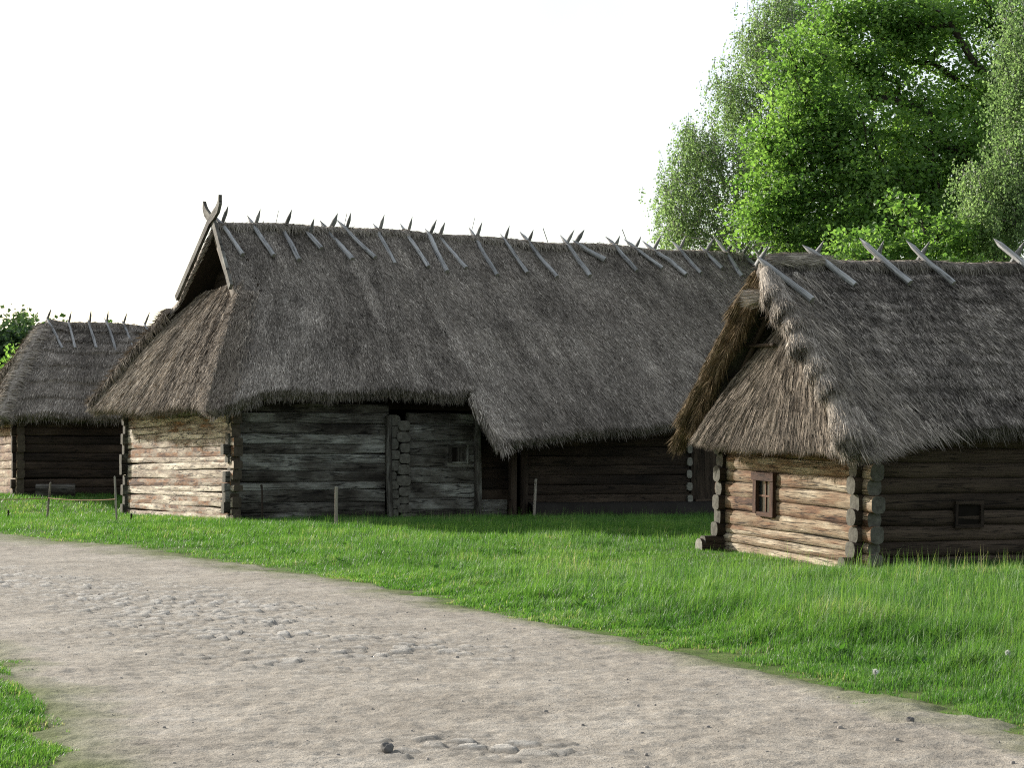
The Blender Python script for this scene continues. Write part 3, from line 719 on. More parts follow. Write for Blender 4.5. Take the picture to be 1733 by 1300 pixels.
round_wall(0, 0, 0, CL, .0, hs2, rnd(9, .5, .95), mcd, [.44, .28, .22, .27, .20, .28, .24, .26, .2], [.3] * 9, half=.14)
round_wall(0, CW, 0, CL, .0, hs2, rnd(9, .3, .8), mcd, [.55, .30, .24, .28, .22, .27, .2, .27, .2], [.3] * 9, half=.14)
round_wall(1, CL, 0, CW, -.1, hs, rnd(9, .3, .6), mc, [.3] * 9, [.3] * 9, half=.14)
# sill log stub at the far corner and at the near corner
g = G(); log(g, (-.62, CW + .02, .06), (.3, CW + .02, .06), .15, .15, 2.3, .7, .04, 16); g.build('sill_log', [M['dark_wood'], M['end_light']], cab)
g = G(); log(g, (-.50, -.02, -.02), (.4, -.02, -.02), .14, .16, 2.3, .7, .04, 16); g.build('sill_log', [M['dark_wood'], M['end_light']], cab)
g = G(); box(g, (-.1, .1, -.35), (.12, CW - .1, -.08), 0); g.build('foundation', [M['plinth']], cab)
# window in the sunlit end
g = G()
box(g, (-.2, 3.44, .78), (-.06, 3.56, 1.56), 0, .5, axis=2); box(g, (-.2, 2.80, .74), (-.06, 2.92, 1.56), 0, .45, axis=2)
box(g, (-.215, 2.78, 1.40), (-.06, 3.60, 1.55), 0, .4, axis=1); box(g, (-.19, 2.92, .74), (-.06, 3.44, .82), 0, .6, axis=1)
win = g.build('window', [M['frame_wood']], cab, smooth=False)
g = G(); box(g, (-.118, 2.92, .82), (-.10, 3.44, 1.40), 0); g.build('pane', [M['glass']], win, smooth=False)
g = G(); box(g, (-.135, 2.92, 1.10), (-.112, 3.44, 1.135), 0, .9, axis=1); box(g, (-.137, 3.165, .82), (-.114, 3.195, 1.40), 0, .9, axis=2)
g.build('glazing_bar', [M['frame_wood']], win, smooth=False)
# small dark hatch in the shaded side
g = G(); box(g, (1.68, -.19, .80), (1.74, -.1, 1.14), 0, .5, axis=2); box(g, (2.2, -.19, .80), (2.26, -.1, 1.14), 0, .5, axis=2); box(g, (1.68, -.195, 1.14), (2.26, -.1, 1.2), 0, .6); box(g, (1.68, -.195, .74), (2.26, -.1, .8), 0, .6)
hat = g.build('hatch', [M['dark_wood']], cab, smooth=False)
g = G(); box(g, (1.74, -.14, .80), (2.2, -.11, 1.14), 0); g.build('hatch_opening', [M['gap']], hat, smooth=False)
# split poles over the cabin ridge
sl = (CZ - 2.42) / (CR + .78)
for a, b, c, d, r in [(1288, 440, 1372, 512, .062), (1366, 420, 1448, 480, .062), (1462, 410, 1537, 481, .06), (1539, 415, 1614, 481, .054), (1692, 407, 1768, 481, .064), (1800, 402, 1880, 480, .07)]:
    t = hit_local(MC_, a, b, CZ - sl * CR + .24, .035, sl); e = hit_local(MC_, c, d, CZ - sl * CR + .2, .035, sl)
    pole_pair(cab, t, e, r, CR, .95, (R.uniform(.55, .8), R.uniform(.3, .6)), R.uniform(.22, .32), .22 if a == 1288 else 1.0, .2)

# ================================================================== THE FAR SHED (left)
LOC_S = (-16.66, 60.0, .92); ROT_S = (0, 0, rad(25)); MS_ = xform(LOC_S, ROT_S)
shed = empty('thatched_shed', LOC_S, ROT_S)
tag(shed, 'distant low thatched shed with hipped roof and dark log wall, partly behind the barn', 'shed')
SW, SL, SR, SZ = 6.0, 13., 3.0, 6.12
sz_ = lambda u: SZ - .02 * (u - 1.5) + .05 * vn(np.asarray(u) / 1.1, 0 * np.asarray(u), 9)
def P_s1(a, t):
    v = -.7 + (SR + .7) * t; l = -.7 + 2.15 * t; u = l + (SL + .6 - l) * a
    return np.stack([u, v, 2.72 + (sz_(u) - 2.72) * t + .28 * np.sin(math.pi * np.clip(t, 0, 1)) - .1 * ss(.4, -.7, u) * ss(.3, 0, t)], -1)
def P_s2(a, t):
    v = 6.7 + (SR - 6.7) * t; l = -.7 + 2.15 * t; u = l + (SL + .6 - l) * a
    return np.stack([u, v, 2.72 + (sz_(u) - 2.72) * t], -1)
def P_s3(a, t):
    v0 = -.7 + 7.4 * a; v = v0 + (SR - v0) * t
    return np.stack([-.7 + 2.2 * t + 0 * a, v, 2.68 + (SZ - .1 - 2.68) * t + .25 * np.sin(math.pi * np.clip(t, 0, 1))], -1)
g = G()
patch(g, P_s1, (13, 5.1), .34, 0, 90000, L=(.1, .26), w=.022, seed=401, course=.75, fringe=3500, rag=.06, tone=(.42, .2), amp=1.1, flat=.15, step=.12)
patch(g, P_s2, (13, 5.1), .34, 0, 4000, w=.04, seed=402, step=.4)
patch(g, P_s3, (6, 4.2), .34, 1, 14000, L=(.15, .35), w=.03, seed=403, course=.0, fringe=2500, rag=.06)
roll(g, [(u, SR, float(sz_(u)) - .02) for u in np.linspace(1.4, SL + .6, 30)], .22, 0, 5000, w=.03, seed=404, flat=.6)
roll(g, [P_s1(np.array(0.), np.array(t)) - np.array([0, 0, .1]) for t in np.linspace(0, .95, 12)], .26, 0, 3500, w=.03, seed=405, flat=.8)
roll(g, [P_s2(np.array(0.), np.array(t)) - np.array([0, 0, .02]) for t in np.linspace(0, .95, 12)], .26, 1, 2500, w=.03, seed=406, flat=.8)
g.build('thatched_roof', [M['thatch'], M['thatch_hip']], shed)
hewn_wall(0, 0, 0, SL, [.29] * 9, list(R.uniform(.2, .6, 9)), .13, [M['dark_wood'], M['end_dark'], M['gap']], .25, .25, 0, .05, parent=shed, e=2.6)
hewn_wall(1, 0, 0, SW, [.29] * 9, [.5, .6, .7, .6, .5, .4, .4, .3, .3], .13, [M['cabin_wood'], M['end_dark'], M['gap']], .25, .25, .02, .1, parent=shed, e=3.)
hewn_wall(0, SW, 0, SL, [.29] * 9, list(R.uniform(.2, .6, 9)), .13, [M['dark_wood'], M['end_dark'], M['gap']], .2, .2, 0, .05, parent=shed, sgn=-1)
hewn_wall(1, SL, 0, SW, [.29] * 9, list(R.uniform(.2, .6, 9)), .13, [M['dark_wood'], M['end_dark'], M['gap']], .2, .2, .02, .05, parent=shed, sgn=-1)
ssl = (SZ - 2.72) / (SR + .7)
for a, b, c, d in [(80, 541, 106, 590), (115, 543, 128, 589), (149, 543, 163, 591), (178, 543, 198, 597), (208, 546, 229, 597), (244, 547, 258, 580)]:
    t = hit_local(MS_, a, b, SZ - ssl * SR + .3, -.02, ssl); e = hit_local(MS_, c, d, SZ - ssl * SR + .42, -.02, ssl)
    pole_pair(shed, t, e, .048, SR, .9, (R.uniform(.4, .8), .1), R.uniform(.35, .5), 1.)

# ================================================================== GROUND AND PATH
RE = np.array([(5.2, -6), (5, 0), (4.5, 5), (3.6, 9), (3.18, 11), (2.77, 12.15), (2.37, 13.3), (1.69, 15.2), (.8, 18.1), (-.47, 21.3), (-2.37, 26.3), (-4.9, 31.2), (-8.1, 35.6), (-11, 38.2), (-16, 41), (-30, 46)], float)
LE = np.array([(-1.6, -6), (-1.65, 0), (-1.7, 5), (-2.0, 8.5), (-2.3, 9.7), (-2.7, 11), (-3.44, 12.8), (-4.4, 15.2), (-6, 18), (-9, 21), (-15, 24.5), (-32, 30)], float)
def resample(pl, n, wf):
    d = np.linalg.norm(np.diff(pl, axis=0), axis=1); c = np.r_[0, np.cumsum(d)]
    s = np.linspace(0, c[-1], 4000); p = np.stack([np.interp(s, c, pl[:, k]) for k in range(2)], 1)
    for _ in range(40):                                   # round the corners
        p[40:-40] = (p[:-80] + p[80:] + 2 * p[40:-40]) / 4 if False else p[40:-40]
    ker = np.hanning(201); ker /= ker.sum()
    pp = np.pad(p, ((100, 100), (0, 0)), 'edge'); q = np.stack([np.convolve(pp[:, k], ker, 'valid') for k in range(2)], 1)
    w = wf(q); cw = np.r_[0, np.cumsum((w[1:] + w[:-1]) / 2 * np.linalg.norm(np.diff(q, axis=0), axis=1))]
    t = np.linspace(0, cw[-1], n); return np.stack([np.interp(t, cw, q[:, k]) for k in range(2)], 1)
wf = lambda q: 1 / np.clip(q[:, 1], 6, 40)
NT, NS = 1500, 330
re_ = resample(RE, NT, wf); le_ = resample(LE, NT, wf)
REs = resample(RE, 130, lambda q: 1 + 0 * q[:, 0]); LEs = resample(LE, 130, lambda q: 1 + 0 * q[:, 0])

def signed(px, py, poly):
    """signed distance to a polyline, positive on its left-hand side"""
    best = np.full(px.shape, 1e9); sgn = np.ones(px.shape)
    if len(px) > 5000:                                     # coarse strips in y keep this quick
        o = np.argsort(py); out = np.empty(px.shape)
        for ch in np.array_split(o, 60):
            ya, yb = py[ch].min() - 14, py[ch].max() + 14
            m = (poly[:, 1] > ya) & (poly[:, 1] < yb); i = np.nonzero(m)[0]
            out[ch] = _signed(px[ch], py[ch], poly[max(0, i[0] - 1):i[-1] + 2] if len(i) > 1 else poly)
        return out
    return _signed(px, py, poly)
def _signed(px, py, poly):
    best = np.full(px.shape, 1e9); sgn = np.ones(px.shape)
    for a, b in zip(poly[:-1], poly[1:]):
        d = b - a; L2 = d @ d
        t = np.clip(((px - a[0]) * d[0] + (py - a[1]) * d[1]) / L2, 0, 1)
        ex = px - a[0] - t * d[0]; ey = py - a[1] - t * d[1]
        dd = ex * ex + ey * ey; m = dd < best
        best = np.where(m, dd, best); sgn = np.where(m, np.sign(d[0] * (py - a[1]) - d[1] * (px - a[0])), sgn)
    return np.sqrt(best) * sgn

# path sheet
S, T = np.meshgrid(np.linspace(0, 1, NS + 1), np.arange(NT), indexing='ij')
XY = le_[T] + (re_[T] - le_[T]) * (S * 1.16 - .08)[..., None]
x, y = XY[..., 0], XY[..., 1]
edge = np.minimum(S, 1 - S)
def worley(x, y, seed):
    ix = np.floor(x).astype(np.int64); iy = np.floor(y).astype(np.int64)
    f1 = np.full(x.shape, 9.); f2 = np.full(x.shape, 9.); cid = np.zeros(x.shape); ox = np.zeros(x.shape); oy = np.zeros(x.shape)
    for i in (-1, 0, 1):
        for j in (-1, 0, 1):
            cx = ix + i + .12 + .76 * _h(ix + i, iy + j, seed); cy = iy + j + .12 + .76 * _h(ix + i, iy + j, seed + 1)
            dd = np.hypot(x - cx, y - cy); m = dd < f1
            f2 = np.where(m, f1, np.minimum(f2, dd)); f1 = np.where(m, dd, f1)
            cid = np.where(m, _h(ix + i, iy + j, seed + 2), cid); ox = np.where(m, x - cx, ox); oy = np.where(m, y - cy, oy)
    return f1, f2, cid, ox, oy
def seg_dist(x, y, pl):
    b = np.full(x.shape, 1e9)
    for p, q in zip(pl[:-1], pl[1:]):
        p = np.array(p); d = np.array(q) - p; t = np.clip(((x - p[0]) * d[0] + (y - p[1]) * d[1]) / (d @ d), 0, 1)
        b = np.minimum(b, np.hypot(x - p[0] - t * d[0], y - p[1] - t * d[1]))
    return b
band = seg_dist(x, y, [(-1.8, 16.), (-2.6, 18.5), (-4.0, 21.5), (-6.2, 25.5), (-9.2, 29.5), (-15, 33)])
near = np.hypot((x + .3) / 1.0, (y - 10.3) / .55)
cm = np.maximum(ss(2.5, .3, band + 1.0 * fbm(x / 1.4, y / 2.2, 61)) * (.55 + .45 * ss(-.4, .3, fbm(x / .6, y / .6, 67))), .8 * ss(1., .5, near + .5 * fbm(x / .5, y / .5, 63)))
wx, wy = x + .06 * fbm(x / .2, y / .2, 64), y + .06 * fbm(x / .2, y / .2, 65)
f1, f2, cid, ox, oy = worley(wx / .18, wy / .14, 66)
rise = np.clip(cid * 1.5 - .30, 0, 1) * ss(.02, .2, f2 - f1)
cob = cm * (rise * (.018 + .014 * cid) * (1 + .9 * oy + .8 * (cid - .5) * ox) - .007)
stone = cm * rise
pz = terrain(x, y) + .028 + .016 * fbm(x / .9, y / .9, 51) + (.012 * fbm(x / .28, y / .28, 52) + .008 * vn(x / .09, y / .09, 53) + .005 * vn(x / .045, y / .045, 56)) * (1 - .6 * stone) + cob - .09 * ss(.08, 0, edge + .03 * fbm(x / .5, y / .5, 57)) + .012 * ss(.2, .9, fbm(x / .5, y / .35, 58))
g = G(); idx = np.arange(x.size).reshape(x.shape)
g.add(np.stack([x, y, pz], -1).reshape(-1, 3), quads=np.stack([idx[:-1, :-1], idx[1:, :-1], idx[1:, 1:], idx[:-1, 1:]], -1).reshape(-1, 4),
      tone=np.clip((edge - .05) / .13 + .45 * fbm(x / .6, y / .6, 54), 0, 1).ravel(), gc=np.stack([x, y, 3 * stone * cid], -1).reshape(-1, 3))
m, nt, N, L, out = nodes('sandy_gravel_path')
gc = N('ShaderNodeAttribute', attr='gc'); tn = N('ShaderNodeAttribute', attr='tone')
def nz(sc, det, ro=.65):
    n = N('ShaderNodeTexNoise', Scale=sc, Detail=det, Roughness=ro); L(gc.outputs['Vector'], n.inputs['Vector']); return n.outputs[0]
n1, n2, n3, n4 = nz(.7, 5.), nz(5., 6., .75), nz(38., 4., .7), nz(160., 2.)
r1 = ramp(N, [(.34, (.175, .157, .132)), (.5, (.285, .260, .222)), (.66, (.39, .364, .320))]); 
s1 = N('ShaderNodeMath', op='MULTIPLY_ADD'); L(n2, s1.inputs[0]); s1.inputs[1].default_value = .55
s2 = N('ShaderNodeMath', op='MULTIPLY_ADD'); L(n1, s2.inputs[0]); s2.inputs[1].default_value = .45; s2.inputs[2].default_value = 0.; L(s2.outputs[0], s1.inputs[2])
L(s1.outputs[0], r1.inputs[0])
r3 = ramp(N, [(.30, (.42, .40, .38)), (.45, (.9, .9, .9)), (.62, (1.05, 1.05, 1.05)), (.75, (1.3, 1.28, 1.25))]); L(n3, r3.inputs[0])
c = mixc(N, L, .8, r1.outputs[0], r3.outputs[0], 'MULTIPLY')
r4 = ramp(N, [(.32, (.55, .53, .5)), (.5, (1, 1, 1))]); L(n4, r4.inputs[0])
c = mixc(N, L, .6, c, r4.outputs[0], 'MULTIPLY')
sx = N('ShaderNodeSeparateXYZ'); L(gc.outputs['Vector'], sx.inputs[0]); sm_ = N('ShaderNodeMath', op='MULTIPLY'); L(sx.outputs[2], sm_.inputs[0]); sm_.inputs[1].default_value = .3; sm_.use_clamp = True
c = mixc(N, L, sm_.outputs[0], c, (.36, .35, .325))
er = ramp(N, [(.0, (.9, .9, .9)), (.3, (.5, .5, .5)), (.75, (0, 0, 0))]); L(tn.outputs['Fac'], er.inputs[0])
c = mixc(N, L, er.outputs[0], c, (.085, .105, .034))
b = N('ShaderNodeBsdfPrincipled', Roughness=.95); b.inputs['Specular IOR Level'].default_value = .1; L(c, b.inputs['Base Color'])
hm = N('ShaderNodeMath', op='MULTIPLY_ADD'); L(n3, hm.inputs[0]); hm.inputs[1].default_value = .7; L(n2, hm.inputs[2])
bp = N('ShaderNodeBump', Strength=.7, Distance=.035); L(hm.outputs[0], bp.inputs['Height']); L(bp.outputs[0], b.inputs['Normal'])
L(b.outputs[0], out.inputs[0]); M['path'] = m
tag(g.build('path', [M['path']]), kind='structure')

# ground sheet
def spread(lo, a, b, hi, fine, nfar):
    f = np.arange(a, b + .01, fine); l = a - (a - lo) * np.linspace(0, 1, nfar)[1:] ** 2; h = b + (hi - b) * np.linspace(0, 1, nfar)[1:] ** 2
    return np.concatenate([l[::-1], f, h])
gx, gy = spread(-500, -36, 34, 500, .8, 14), spread(-60, -8, 90, 800, .8, 16)
x, y = np.meshgrid(gx, gy, indexing='ij'); z = terrain(x, y)
g = G(); idx = np.arange(x.size).reshape(x.shape)
g.add(np.stack([x, y, z], -1).reshape(-1, 3), quads=np.stack([idx[:-1, :-1], idx[1:, :-1], idx[1:, 1:], idx[:-1, 1:]], -1).reshape(-1, 4), gc=np.stack([x, y, 0 * x], -1).reshape(-1, 3))
m, nt, N, L, out = nodes('grassy_soil')
gc = N('ShaderNodeAttribute', attr='gc'); n1 = N('ShaderNodeTexNoise', Scale=2.5, Detail=8., Roughness=.7); L(gc.outputs['Vector'], n1.inputs['Vector'])
r = ramp(N, [(.3, (.045, .065, .018)), (.5, (.07, .11, .025)), (.72, (.12, .13, .05))]); L(n1.outputs[0], r.inputs[0])
b = N('ShaderNodeBsdfPrincipled', Roughness=.95); b.inputs['Specular IOR Level'].default_value = .1; L(r.outputs[0], b.inputs['Base Color'])
bp = N('ShaderNodeBump', Strength=1., Distance=.08); L(n1.outputs[0], bp.inputs['Height']); L(bp.outputs[0], b.inputs['Normal']); L(b.outputs[0], out.inputs[0]); M['soil'] = m
tag(g.build('ground', [M['soil']]), kind='structure')

# half-buried cobbles
def path_z(x, y): return terrain(x, y) + .028 + .016 * fbm(x / .9, y / .9, 51) + .012 * fbm(x / .28, y / .28, 52)
def stone_mesh(g, cx, cy, sx, sy, rise, ang, tilt, tone, seed, rings=(1., .82, .45), hts=(-.6, .75, 1.)):
    K = 9; ph = np.arange(K) / K * 2 * math.pi
    r = 1 + .22 * vn(np.cos(ph) * 1.4 + seed, np.sin(ph) * 1.4, seed)
    v = []
    for q, h in zip(rings, hts):
        lx = np.cos(ph) * r * sx * q; ly = np.sin(ph) * r * sy * q
        X = cx + lx * math.cos(ang) - ly * math.sin(ang); Y = cy + lx * math.sin(ang) + ly * math.cos(ang)
        v.append(np.stack([X, Y, np.full(K, rise * h) + (ly * tilt[1] + lx * tilt[0]) * (h > 0)], 1))
    v = np.concatenate(v + [np.array([[cx, cy, rise * 1.04]])])
    v[:, 2] += float(path_z(np.array(cx), np.array(cy)))
    q = []
    for k in range(len(rings) - 1):
        for i in range(K): q.append([k * K + i, k * K + (i + 1) % K, (k + 1) * K + (i + 1) % K, (k + 1) * K + i])
    kk = (len(rings) - 1) * K
    g.add(v, quads=q, tris=[[kk + i, kk + (i + 1) % K, len(rings) * K] for i in range(K)], tone=tone, gc=np.c_[v[:, :2], np.full(len(v), seed)])
m, nt, N, L, out = nodes('dusty_cobble_stone')
tn = N('ShaderNodeAttribute', attr='tone'); gc = N('ShaderNodeAttribute', attr='gc')
n1 = N('ShaderNodeTexNoise', Scale=22., Detail=5.); L(gc.outputs['Vector'], n1.inputs['Vector'])
r = ramp(N, [(0, (.17, .16, .15)), (.5, (.235, .215, .195)), (1, (.30, .275, .245))]); L(tn.outputs['Fac'], r.inputs[0])
r2 = ramp(N, [(.3, (.65, .65, .66)), (.7, (1.25, 1.22, 1.18))]); L(n1.outputs[0], r2.inputs[0])
c = mixc(N, L, 1., r.outputs[0], r2.outputs[0], 'MULTIPLY')
b = N('ShaderNodeBsdfPrincipled', Roughness=.8); b.inputs['Specular IOR Level'].default_value = .3; L(c, b.inputs['Base Color'])
bp = N('ShaderNodeBump', Strength=.6, Distance=.02); L(n1.outputs[0], bp.inputs['Height']); L(bp.outputs[0], b.inputs['Normal']); L(b.outputs[0], out.inputs[0]); M['cobble'] = m
# pebbles scattered on the path
g = G(); n = 900
y = 8.5 + 22 * R.random(n) ** 1.7; x = R.uniform(-7, 4, n)
k = (signed(x, y, REs) > .2) & (signed(x, y, LEs) < -.15)
for cnt, (px_, py_) in enumerate(zip(x[k], y[k])):
    s = .004 + .011 * R.random() ** 4
    stone_mesh(g, px_, py_, s * R.uniform(1, 1.6), s, s * .8, R.uniform(0, 3), (0, 0), R.random() ** 2, 5000 + cnt)
tag(g.build('pebbles', [M['cobble']]), 'small loose pebbles scattered over the sandy path', 'pebbles', kind='stuff')
# the loose rock near the lower edge and a small dark stone
for px, py, s, lab in [(655, 1279, .036, 'fist sized dark grey rock lying on the path near the flat cobbles'), (1541, 1232, .025, 'small dark stone lying on the path by the tall grass edge')]:
    p = ground_at(px, py); g = G()
    K, J = 18, 10; A, B = np.meshgrid(np.linspace(0, 2 * math.pi, K + 1), np.linspace(-.5, .5, J + 1) * math.pi, indexing='ij')
    d = np.stack([np.cos(A) * np.cos(B), np.sin(A) * np.cos(B), np.sin(B)], -1)
    rr = s * (1 + .3 * vn(d[..., 0] * 1.5 + 3, d[..., 1] * 1.5 + d[..., 2] * 1.2, 71) + .12 * vn(d[..., 0] * 4, d[..., 2] * 4 + d[..., 1] * 3, 72))
    v = d * rr[..., None] * np.array([1.15, 1., .95]) + np.array([0, 0, s * .38])
    idx = np.arange((K + 1) * (J + 1)).reshape(K + 1, J + 1)
    g.add(v.reshape(-1, 3), quads=np.stack([idx[:-1, :-1], idx[1:, :-1], idx[1:, 1:], idx[:-1, 1:]], -1).reshape(-1, 4))
    o = g.build('rock', [M['stone']]); o.location = (p[0], p[1], float(path_z(np.array(p[0]), np.array(p[1])))); tag(o, lab, 'rock')

# ================================================================== GRASS
def footprint(x, y):
    ins = np.zeros(x.shape, bool)
    for Mx, w, l, mar in ((MB_, BW, BL, .1), (MC_, CW, CL, .08), (MS_, SW, SL, .05)):
        I = np.linalg.inv(Mx); u = I[0, 0] * x + I[0, 1] * y + I[0, 3]; v = I[1, 0] * x + I[1, 1] * y + I[1, 3]
        ins |= (u > -mar) & (u < l) & (v > -mar) & (v < w)
        if Mx is MB_: ins |= (u > 8.4) & (v > -.5) & (v < 1)
    return ins
gg = G()
def grass_zone(y0, y1, dens, w, kind):
    X0, X1 = -.36 * y1 - 2, .36 * y1 + 2
    n = int(dens * (X1 - X0) * (y1 - y0)); x = R.uniform(X0, X1, n); y = R.uniform(y0, y1, n)
    k = (x > -.34 * y - 1.5) & (x < .34 * y + 1.5); x, y = x[k], y[k]
    dr = -signed(x, y, REs); dl = signed(x, y, LEs)
    left = dl > 0
    d = np.where(left, dl, dr)                                     # distance from the path edge, negative on the path
    on = (dr < 0) & (dl < 0)
    d = np.where(on, -np.minimum(-dr, -dl), d)
    d = d + .5 * fbm(x / 1.5, y / 1.5, 81) + .3 * vn(x / .3, y / .3, 82)
    d = d + .3 * left
    cl = fbm(x / .45, y / .45, 83)
    p = np.clip(ss(-.85, .4, d), 0, 1) ** 1.7 * np.clip(.7 + .7 * cl, .1, 1); p = p * np.where(d < .3, np.clip(.45 + 1.5 * vn(x / .13, y / .13, 88) + .8 * vn(x / .45, y / .45, 89), 0, 1.2), 1)
    k = (R.random(len(x)) < p) & ~footprint(x, y)
    x, y, d, cl, left = x[k], y[k], d[k], cl[k], left[k]; n = len(x)
    # height: cropped by the path, tall towards the buildings on the right
    tall = ss(-7, 0, x + (y - 30) * .1)
    h = .02 + .05 * ss(-.2, .5, d) + (.06 + .12 * tall * ss(31, 21, y) + .035 * tall) * ss(.3, 2.4, d)
    h = np.where(left, .03 + .06 * ss(0, .8, d), h)
    h = h * (1 + .45 * fbm(x / .8, y / .8, 84) + .45 * cl) * R.uniform(.55, 1.25, n)
    Ic = np.linalg.inv(MC_); uc = Ic[0, 0] * x + Ic[0, 1] * y + Ic[0, 3]; vc = Ic[1, 0] * x + Ic[1, 1] * y + Ic[1, 3]
    h = h * (1 - .6 * ss(-4.5, -1.5, uc) * ss(.3, -.3, uc) * ss(-3, 0, vc) * ss(7, 4.5, vc))
    stalk = R.random(n) < .018 * ss(1., 2.5, d) * tall
    h = np.where(stalk, h * 1.7 + .05, h)
    la = 2.2 * fbm(x / 2.5, y / 2.5, 85) + R.normal(0, 1.1, n) + .4
    lean = np.abs(R.normal(.35, .22, n)) * np.where(stalk, .4, 1.)
    dx, dy = np.cos(la) * lean, np.sin(la) * lean
    fa = R.uniform(0, math.pi, n); sx, sy = np.cos(fa), np.sin(fa)
    ww = w * R.uniform(.6, 1.4, n) * np.where(stalk, .6, 1)
    z = terrain(x, y) - .01
    b0 = np.stack([x - sx * ww / 2, y - sy * ww / 2, z], 1); b1 = np.stack([x + sx * ww / 2, y + sy * ww / 2, z], 1)
    tip = np.stack([x + dx * h, y + dy * h, z + h * (1 - .25 * lean)], 1)
    tone = np.clip(R.normal(.5, .2, n) + .3 * fbm(x / .9, y / .9, 86) + .22 * cl, 0, .9)
    tone = np.where(stalk, .86, tone)
    tone = np.where(R.random(n) < .012, 1., tone)
    tone = np.where(d < .45, np.clip(tone + .12, 0, 1), tone)
    gc = np.zeros((n, 3))
    if kind == 5:
        mid = np.stack([x + dx * h * .32, y + dy * h * .32, z + h * .62], 1); s3 = np.stack([sx * ww * .42, sy * ww * .42, 0 * sx], 1)
        v = np.stack([b0, b1, mid + s3, mid - s3, tip], 1).reshape(-1, 3); o = np.arange(n)[:, None] * 5
        gg.add(v, quads=o + np.array([[0, 1, 2, 3]]), tris=o + np.array([[3, 2, 4]]), tone=np.repeat(tone, 5))
    else:
        v = np.stack([b0, b1, tip], 1).reshape(-1, 3)
        gg.add(v, tris=np.arange(3 * n).reshape(-1, 3), tone=np.repeat(tone, 3))
grass_zone(8, 14, 5200, .0055, 5)
grass_zone(14, 20, 4000, .007, 5)
grass_zone(20, 28, 2400, .009, 5)
grass_zone(28, 36, 1300, .013, 3)
grass_zone(36, 48, 800, .017, 3)
grass_zone(48, 66, 260, .026, 3)
# broad-leaved weeds among the grass by the path edge
wc = [(ground_at(px, py), s) for px, py, s in [(1010, 1032, .11), (985, 1040, .09), (1030, 1026, .1), (1195, 1050, .11), (1215, 1042, .1), (1180, 1040, .09), (1240, 1050, .1), (1420, 1120, .09), (740, 972, .1), (1560, 1140, .1), (1330, 1075, .1), (1680, 1130, .1)]]
rr_ = np.random.default_rng(5)
for _ in range(170):
    yy_ = rr_.uniform(11, 36); xx_ = rr_.uniform(-9, 9)
    if signed(np.array([xx_]), np.array([yy_]), REs)[0] < -.35 and not footprint(np.array([xx_]), np.array([yy_]))[0]: wc.append((np.array([xx_, yy_, 0]), rr_.uniform(.05, .11)))
for c, s in wc:
    n = 16; a = R.uniform(0, 6.28, n); el = R.uniform(.15, 1.1, n); ln = s * R.uniform(.7, 1.5, n)
    d = np.stack([np.cos(a) * np.cos(el), np.sin(a) * np.cos(el), np.sin(el)], 1); sd = np.stack([-np.sin(a), np.cos(a), 0 * a], 1)
    o = np.array([c[0], c[1], terrain(c[0], c[1]) + .06]) + d * .03
    v = np.stack([o, o + d * (ln * .5)[:, None] + sd * (ln * .24)[:, None], o + d * ln[:, None] - np.array([0, 0, .02]), o + d * (ln * .5)[:, None] - sd * (ln * .24)[:, None]], 1)
    gg.add(v.reshape(-1, 3), quads=np.arange(4 * n).reshape(-1, 4), tone=np.repeat(np.clip(R.uniform(.1, .6) + R.normal(0, .12, n), 0, .9), 4))
M['grass'] = leaf_mat('meadow_grass', (.030, .088, .018), (.064, .162, .029), (.132, .24, .058), trans=.48, tcol=1.3, scale=.5, rough=.5, spec=.28, dry=(.34, .33, .2))
tag(gg.build('grass', [M['grass']], smooth=False), 'bright green meadow grass between the sandy path and the log buildings', 'grass', kind='stuff')

# ================================================================== STAKES, ROPE, SMALL THINGS
def stake(px, py, ptop, r, lean, lab, nm='fence_stake', mat='stake_wood'):
    b = ground_at(px, py); h = (py - ptop) / F * b[1]
    o = empty(nm, tuple(b)); g = G()
    log(g, (0, 0, -.1), (lean * h, 0, h), r, r, 2.6, R.uniform(.35, .8), .15, 9, seg=5, rough=.1); g.build('shaft', [M[mat], M['end_light']], o)
    g = G(); log(g, (lean * h, 0, h - .02), (lean * h * 1.03, 0, h + .012), r * .92, r * .92, 2.6, .9, 0, 9, seg=1, rough=.0); g.build('cut_top', [M['end_light'], M['end_light']], o)
    tag(o, lab, 'stake', 'thin stakes along the grass')
    return b, h
s1, h1 = stake(79, 879, 818, .027, .09, 'thin pale stake carrying the rope in front of the dark shed wall')
s2, h2 = stake(198, 886, 808, .024, -.06, 'tall thin stake carrying the rope beside the sunlit barn corner')
stake(569, 892, 825, .04, .0, 'thick pale stake in front of the weathered grey barn wall')
stake(903, 880, 812, .038, .06, 'leaning pale stake in front of the dark wall under the low eave')
stake(14, 878, 864, .026, .0, 'short dark peg in the grass left of the rope stakes', 'peg', 'dark_wood')
stake(222, 884, 870, .024, .0, 'short dark peg in the grass at the foot of the sunlit barn wall', 'peg', 'dark_wood')
g = G(); pts = []
A0 = np.array([s1[0] + .05, s1[1] - .03, s1[2] + h1 * .58]); A1 = np.array([s2[0] - .04, s2[1] - .03, s2[2] + h2 * .52])
A_ = A0 + np.array([-3.0, 1.0, .02])
for a, b, sag in ((A_, A0, .05), (A0, A1, .04)):
    for k in range(10):
        f0, f1 = k / 10, (k + 1) / 10
        q0 = a + (b - a) * f0 - np.array([0, 0, sag * 4 * f0 * (1 - f0)]); q1 = a + (b - a) * f1 - np.array([0, 0, sag * 4 * f1 * (1 - f1)])
        log(g, q0, q1, .012, .012, 2, .5, 0, 6, seg=1, rough=0)
tag(g.build('rope', [M['rope'], M['rope']]), 'thin orange rope strung between two stakes before the shed', 'rope')
b = ground_at(92, 842); g = G()
